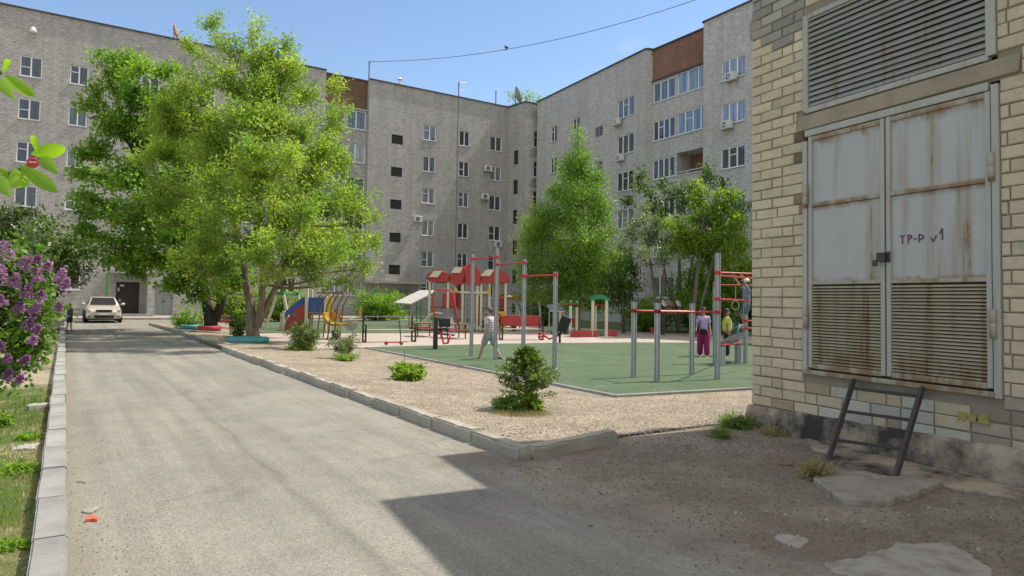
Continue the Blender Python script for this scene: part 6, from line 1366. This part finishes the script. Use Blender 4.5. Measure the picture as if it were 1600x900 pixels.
for (x0, x1, y0, y1) in ((671, 688, 434, 424), (706, 720, 427, 418), (752, 769, 431, 421)):
    play_part('pale_roof_strip', lambda m: m.add([(X(x0-2), -.24, Z(y0)), (X(x0+12), -.24, Z(y0)), (X(x1+2), -.2, Z(y1)), (X(x1-11), -.2, Z(y1)), (X(x0-2), -.2, Z(y0)), (X(x0+12), -.2, Z(y0)), (X(x1+2), -.16, Z(y1)), (X(x1-11), -.16, Z(y1))], [(0, 1, 2, 3), (4, 5, 6, 7), (0, 1, 5, 4), (1, 2, 6, 5), (2, 3, 7, 6), (3, 0, 4, 7)]), 'cream')
play_part('floor_deck', lambda m: m.b2(X(669), X(722), 0, 1.5, Z(482), Z(479)), 'brownwood')
play_part('floor_deck', lambda m: m.b2(X(750), X(790), 0, 1.4, Z(482), Z(479)), 'brownwood')
play_part('side_panel', lambda m: m.b2(X(690), X(710), -.03, .02, Z(479), Z(458)), 'redp', bevel=.01)
play_part('side_panel', lambda m: m.b2(X(710), X(721), .5, .55, Z(483), Z(460)), 'redp', bevel=.01)
play_part('side_panel', lambda m: m.b2(X(780), X(789), 1.0, 1.05, Z(486), Z(458)), 'redp', bevel=.01)
play_part('side_panel', lambda m: m.b2(X(741), X(750), 1.3, 1.35, Z(510), Z(462)), 'redp', bevel=.01)
play_part('side_panel', lambda m: m.b2(X(752), X(762), 1.2, 1.25, Z(512), Z(500)), 'blue', bevel=.01)
pn = play_part('climbing_panel', lambda m: m.b2(X(775), X(789), -.08, -.03, Z(517), Z(485)), 'yellow', bevel=.01)
for px, py in ((780, 490), (784, 494), (780, 500), (785, 505)): mb = MB(); mb.ball((X(px), -.1, Z(py)), (.06, .03, .04), 8, 6); mb.build('hold', M['iron'], pn, smooth=True)
play_part('crossbeam', lambda m: m.b2(X(716), X(764), -.09, -.03, Z(458), Z(455)), 'cream', bevel=.01)
for x0, x1 in ((709, 717), (766, 758)): play_part('bracket', lambda m: m.prism([(X(x0), Z(446)), (X(x1), Z(457)), (X(x0), Z(457))], -.13, -.095, (0, 2, 1)), 'yellow')
mb = MB()
for k in range(9): x = X(718)+k*(X(746)-X(718))/8; mb.tube([(x, .1, Z(515)), (x, .1, Z(458))], .014, 5)
for k in range(8): z = Z(513)+k*(Z(460)-Z(513))/7; mb.tube([(X(717), .1, z), (X(747), .1, z)], .014, 5)
mb.build('climbing_net', M['ropes'], r)
mb = MB()
for k in range(7): z = Z(514)+k*.3; mb.tube([(X(751), .0, z), (X(763), .0, z)], .02, 5)
mb.build('ladder_rungs', M['steel'], r)
mb = MB(); mb.add([(X(688), -.1, Z(482)), (X(705), -.1, Z(482)), (X(716), -1.9, Z(514)), (X(697), -1.9, Z(514)), (X(688), -.1, Z(484)), (X(705), -.1, Z(484)), (X(716), -1.9, Z(516)), (X(697), -1.9, Z(516))], [(0, 1, 2, 3), (4, 5, 6, 7), (0, 1, 5, 4), (1, 2, 6, 5), (2, 3, 7, 6), (3, 0, 4, 7)]); mb.build('slide_chute', M['steel'], r)
play_part('arch_panel', lambda m: m.tube([(X(684)+math.cos(t)*.75, -.5, Z(517)+math.sin(t)*.95) for t in np.linspace(0, 3.1416, 13)], .06, 6), 'cream', smooth=True)

# sun canopy, white tilted on a green frame
a = G(655, 512); r = empty('sun_canopy', (a.x, a.y, .04), 'white slanted canopy on a green frame left of the playhouse', 'canopy', rz=-YAW); u = depth(a)/FPX
def X2(px): return (px-655)*u
def Z2(py): return HZ((655, 512), py)-.04
mb = MB(); q = [(X2(617), -.5, Z2(473)), (X2(644), -.7, Z2(474.5)), (X2(680), .6, Z2(453)), (X2(652), .8, Z2(453))]; mb.add(q+[(x, y, z-.06) for x, y, z in q], [(0, 1, 2, 3), (4, 5, 6, 7), (0, 1, 5, 4), (1, 2, 6, 5), (2, 3, 7, 6), (3, 0, 4, 7)]); mb.build('roof', M['palegrey'], r)
for x, y, t in ((650, .1, 463), (674, .4, 457), (655, .6, 456), (640, -.3, 467)): mb = MB(); mb.tube([(X2(x), y, 0), (X2(x), y, Z2(t)-.06)], .035, 7); mb.build('leg', M['greenpipe'], r)
mb = MB(); mb.tube([(X2(650), .1, 1.0), (X2(674), .4, 1.0)], .03, 6); mb.tube([(X2(650), .1, .1), (X2(674), .4, 1.0)], .025, 6); mb.build('brace', M['greenpipe'], r)

# yellow roofed swing seat with white arches
a = G(785, 517); r = empty('canopy_swing', (a.x, a.y, .04), 'swing seats under a yellow roof with curved white supports', 'swing seat', rz=-YAW); u = depth(a)/FPX
def X3(px): return (px-785)*u
def Z3(py): return HZ((785, 517), py)-.04
mb = MB(); q = [(X3(779), -.4, Z3(464)), (X3(812), -.4, Z3(463)), (X3(846), -.2, Z3(469)), (X3(846), .9, Z3(467)), (X3(812), .9, Z3(461)), (X3(779), .9, Z3(463))]; mb.add(q+[(x, y, z-.07) for x, y, z in q], [(0, 1, 2, 3, 4, 5), (11, 10, 9, 8, 7, 6)]+[(i, (i+1) % 6, 6+(i+1) % 6, 6+i) for i in range(6)]); mb.build('roof', M['ochre'], r)
for x0, x1, y in ((790, 812, 0), (836, 845, 0), (790, 812, .8), (836, 845, .8)): mb = MB(); mb.tube([(X3(x0), y, Z3(466)), (X3((x0+x1)/2+2), y, Z3(473)), (X3(x1-1), y, Z3(486)), (X3(x1), y, 0)], .04, 8); mb.build('support', M['white'], r, smooth=True)
mb = MB(); mb.tube([(X3(790)+math.cos(t)*.0+X3(785+10)+math.cos(t)*.42-X3(790), .5, .1+.85+math.sin(t)*.85) for t in np.linspace(0, 6.283, 17)], .07, 7, caps=False); mb.build('round_frame', M['white'], r, smooth=True)
for x in (802, 827): mb = MB(); mb.b2(X3(x-4), X3(x+5), 0, .5, Z3(504), Z3(501)); mb.b2(X3(x-4), X3(x+5), .45, .5, Z3(501), Z3(492)); mb.build('seat', M['yellow'], r, bevel=.02)
mb = MB(); mb.b2(X3(800), X3(807), -.3, .1, 0, Z3(505)); mb.build('toy_engine', M['iron'], r, bevel=.05)

# grey hooded play shelter and gate elements with red beams
def simple(name, label, cat, base, parts, rz=-YAW):
    g = G(*base); r = empty(name, (g.x, g.y, .035), label, cat, rz=rz); u = depth(g)/FPX
    Xf = lambda px: (px-base[0])*u; Zf = lambda py: HZ(base, py)-.035
    for nm, mat, fn in parts: mb = MB(); fn(mb, Xf, Zf); mb.build(nm, M[mat], r, bevel=.008)
    return r
def bx(x0, x1, y0, y1, t, b_): return lambda m, X, Z: m.b2(X(x0), X(x1), y0, y1, Z(b_) if b_ is not None else 0, Z(t))
simple('play_shelter', 'grey hooded play shelter with white lower rail between bench and cream posts', 'play shelter', (868, 520), [
    ('hood', 'ropes', lambda m, X, Z: m.prism([(X(853), Z(477)), (X(876), Z(473)), (X(882), Z(484)), (X(860), Z(486))], 0, .9, (0, 2, 1))), ('rail', 'white', bx(858, 883, -.05, .0, 485.5, 487)),
    ('post', 'cream', bx(873, 877, -.04, .06, 486, None)), ('post', 'cream', bx(879, 883, .3, .4, 486, None)), ('side_panel', 'ropes', bx(876, 889, .1, .15, 496, 507)), ('post', 'cream', bx(858, 860, .7, .8, 486, None))])
simple('balance_gate', 'cream posts carrying a red beam with green balls above the red planter', 'play gate', (893, 524), [
    ('post', 'cream', bx(889, 893, -.05, .06, 478, None)), ('post', 'cream', bx(900, 904, .3, .42, 480, None)), ('beam', 'redp', bx(876, 905, .0, .06, 474, 476)), ('green_panel', 'green', bx(881, 890, .1, .16, 515, None)), ('rail', 'redp', bx(884, 900, .5, .55, 497, 506))]
    + [('ball', 'green', (lambda px: lambda m, X, Z: m.ball((X(px), .03, Z(472.5)), .08, 8, 6))(px)) for px in (877, 891, 901)])
simple('green_arch', 'little gate with green curved roof on cream posts', 'play gate', (936, 527), [
    ('post', 'cream', bx(923.5, 928, -.05, .06, 466, None)), ('post', 'cream', bx(945, 949.5, -.05, .06, 466, None)), ('post', 'cream', bx(933, 936, .9, 1.0, 478, None)), ('post', 'cream', bx(951, 954, .9, 1.0, 478, None)),
    ('roof', 'green', lambda m, X, Z: m.prism([(X(923), Z(469)), (X(924), Z(465)), (X(931), Z(461.5)), (X(938), Z(460)), (X(945), Z(462)), (X(952), Z(467)), (X(952), Z(470)), (X(945), Z(468)), (X(938), Z(466.5)), (X(930), Z(468)), (X(927), Z(470))], -.12, 1.1, (0, 2, 1))),
    ('beam', 'redp', bx(927, 948, .9, .95, 476, 478)), ('green_panel', 'green', bx(937, 944, .2, .25, 521, None))])
for i, (x0, x1, py, lb) in enumerate(((891, 925, 528, 'longest red sandbox board before the balance gate'), (927, 934, 528, 'short red sandbox board between the green arch posts'), (950, 964, 527, 'red sandbox board right of the green arch'), (748 if False else 1015, 1040, 521, 'red planter board far behind the low workout posts'))):
    a = G(x0, py); b = G(x1, py); m2 = MB(); m2.beam(Vector((0, 0, .15)), Vector((b.x-a.x, b.y-a.y, .15)), .06, .3); o = m2.build('sandbox_board', M['redp'], None, loc=(a.x, a.y, .03), bevel=.008); tag(o, lb, 'sandbox board')

# slide left: red and blue side panels
a = G(478, 518); r = empty('play_slide', (a.x, a.y, .045), 'low slide with red star cut side, blue rail and yellow end panel', 'slide', rz=-YAW); u = depth(a)/FPX
def X4(px): return (px-478)*u
def Z4(py): return HZ((478, 518), py)-.045
for y in (-.02, .7):
    mb = MB(); mb.prism([(X4(445), Z4(518)), (X4(446), Z4(507)), (X4(452), Z4(494)), (X4(456), Z4(488)), (X4(464), Z4(481)), (X4(474), Z4(475)), (X4(476), Z4(498)), (X4(468), Z4(504)), (X4(455), Z4(518))], y-.025, y+.025, (0, 2, 1)); sp_ = mb.build('side_panel', M['redp'], r)
    mb = MB(); mb.prism([(X4(438), Z4(497)), (X4(447), Z4(486)), (X4(472), Z4(464)), (X4(477), Z4(465)), (X4(477), Z4(471)), (X4(448), Z4(494)), (X4(442), Z4(501))], y-.04, y+.04, (0, 2, 1)); mb.build('slide_rail', M['blue'], r)
mb = MB(); q = [(X4(440), 0, Z4(506)), (X4(475), 0, Z4(478)), (X4(475), .68, Z4(478)), (X4(440), .68, Z4(506))]; mb.add(q+[(x, y, z-.03) for x, y, z in q], [(0, 1, 2, 3), (4, 5, 6, 7), (0, 1, 5, 4), (2, 3, 7, 6)]); mb.build('slide_chute', M['steel'], r)
mb = MB(); mb.prism([(X4(460), Z4(489)), (X4(463), Z4(492)), (X4(462), Z4(496)), (X4(458), Z4(494)), (X4(455), Z4(490))], -.055, -.046, (0, 2, 1)); mb.build('star_cutout', M['green'], r)
mb = MB(); mb.b2(X4(480), X4(508), -.04, .02, Z4(488), Z4(464.5)); mb.build('blue_panel', M['blue'], r, bevel=.01)
mb = MB(); mb.b2(X4(508.5), X4(518), -.05, .03, Z4(488), Z4(464)); mb.build('yellow_panel', M['yellow'], r, bevel=.02)
mb = MB(); mb.b2(X4(478), X4(508), 0, .7, Z4(491), Z4(488.5)); mb.build('deck', M['brownwood'], r)
for px, y, t in ((478.5, -.05, 451), (508, 0, 455), (443, -.05, 486), (478, .7, 452), (508, .7, 455), (434, .5, 490)): mb = MB(); mb.b2(X4(px)-.07, X4(px)+.07, y-.06, y+.06, 0, Z4(t)); mb.build('post', M['cream'], r, bevel=.01)
mb = MB(); mb.prism([(X4(519), Z4(480)), (X4(526), Z4(488)), (X4(531), Z4(500)), (X4(519), Z4(502))], .3, .35, (0, 2, 1)); mb.build('rear_panel', M['redp'], r)
mb = MB(); mb.tube([(X4(490), .1, Z4(516)), (X4(508), .1, Z4(508))], .03, 6); mb.build('rail', M['white'], r)
# swing frame
a = G(433, 517); r = empty('swing_set', (a.x, a.y, .045), 'cream A shaped swing frame with green joint left of the slide', 'swing', rz=-YAW); u = depth(a)/FPX
def X5(px): return (px-433)*u
def Z5(py): return HZ((433, 517), py)-.045
for yo in (0, 2.2):
    for x in (413, 454): mb = MB(); mb.beam((X5(x), yo, 0), (X5(432 if x < 430 else 441), yo, Z5(459)), .12, .12); mb.build('leg', M['cream'], r, bevel=.01)
    mb = MB(); mb.b2(X5(430), X5(443), yo-.07, yo+.07, Z5(461), Z5(456)); mb.build('joint', M['green'], r, bevel=.01)
mb = MB(); mb.tube([(X5(437), 0, Z5(459)), (X5(437), 2.2, Z5(459))], .045, 8); mb.build('crossbeam', M['green'], r)
mb = MB()
for y in (.8, 1.4): mb.tube([(X5(437), y, Z5(460)), (X5(437), y, .5)], .01, 5)
mb.build('chain', M['steel'], r); mb = MB(); mb.b2(X5(437)-.12, X5(437)+.12, .8, 1.4, .47, .5); mb.build('seat', M['rubber'], r)
# yellow shell swing bench under brown pipe arches
a = G(512, 531); r = empty('swing_bench', (a.x, a.y, .045), 'yellow shell swing bench hanging from bent brown pipe arches', 'swing bench', rz=-YAW); u = depth(a)/FPX
def X6(px): return (px-512)*u
def Z6(py): return HZ((512, 531), py)-.045
for y in (-.3, .6):
    for x0, dx in ((492, 0), (502, 1), (519, 2), (528, 3)):
        top = (X6(x0+15-dx), y+.15, Z6(457)); mb = MB(); mb.tube([(X6(x0-4), y, 0), (X6(x0-1), y, Z6(500)), (X6(x0+1), y, Z6(478)), (X6(x0+8), y+.05, Z6(463)), top], .028, 7); mb.build('arch_pipe', M['brownpipe'], r, smooth=True)
mb = MB(); mb.tube([(X6(497), -.3, Z6(458)), (X6(536), -.3, Z6(457))], .03, 7); mb.tube([(X6(497), .6, Z6(458)), (X6(536), .6, Z6(457))], .03, 7); mb.build('top_pipe', M['brownpipe'], r)
mb = MB(); pr = [(504, 488), (505, 497), (508, 504), (516, 509), (527, 509), (536, 506), (548, 504), (551, 502), (538, 503), (528, 505), (521, 503), (525, 499), (526, 488)]
sh_ = [(505, 488), (506, 497), (510, 505), (518, 508.5), (530, 509), (542, 508), (552, 503), (553, 501), (541, 504.5), (530, 505.5), (520, 505), (513, 501), (509, 495), (508, 488)]
mb.prism([(X6(x), Z6(z)) for x, z in sh_], -.25, .55, (0, 2, 1)); mb.build('shell_seat', M['ochre'], r)
mb = MB(); mb.b2(X6(506), X6(523), .5, .56, Z6(503), Z6(488)); mb.build('back_panel', M['ochre'], r, bevel=.02)
mb = MB(); mb.prism([(X6(540), Z6(508)), (X6(552), Z6(503)), (X6(562), Z6(503)), (X6(561), Z6(510)), (X6(555), Z6(515)), (X6(546), Z6(515))], -.28, -.24, (0, 2, 1)); mb.build('end_panel', M['brownwood'] if False else M['dishgrey'], r)
mb = MB(); mb.tube([(X6(536), -.3, Z6(502)), (X6(550), -.3, Z6(497)), (X6(562), -.3, Z6(494))], .03, 6); mb.build('armrest', M['cream'], r)
mb = MB(); mb.tube([(X6(505), -.32, Z6(502)), (X6(548), -.32, Z6(501.5)), (X6(553), -.32, Z6(507)), (X6(554), -.32, 0)], .025, 6); mb.tube([(X6(494), -.32, 0), (X6(488), -.32, Z6(502)), (X6(505), -.32, Z6(502))], .025, 6); mb.build('support_pipe', M['steel'], r)
mb = MB(); mb.b2(X6(524), X6(535), -.6, -.2, 0, Z6(515)); mb.build('litter_bin', M['iron'], r, bevel=.02)
mb = MB(); mb.prism([(X6(562), Z6(494)), (X6(563), Z6(478)), (X6(566), Z6(478)), (X6(566), Z6(494))], -.33, -.27, (0, 2, 1)); mb.build('handle', M['ochre'], r)
# painted tyre rings
def tyre(px, py, rr, h, mat, lab):
    g = G(px, py); g.z = bedz(g.x, g.y); m2 = MB(); m2.lathe([(rr*.62, 0), (rr*.97, 0), (rr, h*.3), (rr, h*.75), (rr*.93, h), (rr*.66, h), (rr*.62, h*.9), (rr*.62, h*.3)], n=32)
    m2.f = m2.f[:-2]; m2.mi = m2.mi[:-2]; m2.add([], []); o = m2.build('tyre_ring', M[mat], None, loc=g, smooth=True); return tag(o, lab, 'tyre ring', 'painted tyre rings round trees and flowers')
tyre(388, 537.5, .68, .17, 'teal', 'turquoise painted tyre ring at the foot of the ash tree'); tyre(327, 518.5, .50, .22, 'redtyre', 'dark red painted tyre ring at the foot of the maple'); tyre(297, 517, .45, .2, 'teal', 'dull teal painted tyre ring with flowers left of the maple')
# low concrete block and white rail at the left path
simple('low_wall', 'low pale concrete block by the left path behind the lilac', 'low wall', (88, 514), [('block', 'concrete', bx(70, 100, 0, .5, 500, None)), ('cap', 'concrete', bx(69, 101, -.03, .53, 498.5, 499.9))])
simple('path_rail', 'small white metal rail behind the pointing boy', 'rail', (98, 507), [('post', 'white', bx(94, 96, 0, .08, 482, None)), ('post', 'white', bx(100, 102, 0, .08, 482, None)), ('panel', 'white', bx(95, 101, .02, .06, 483, 492))])
# fallen leaves/litter on turf
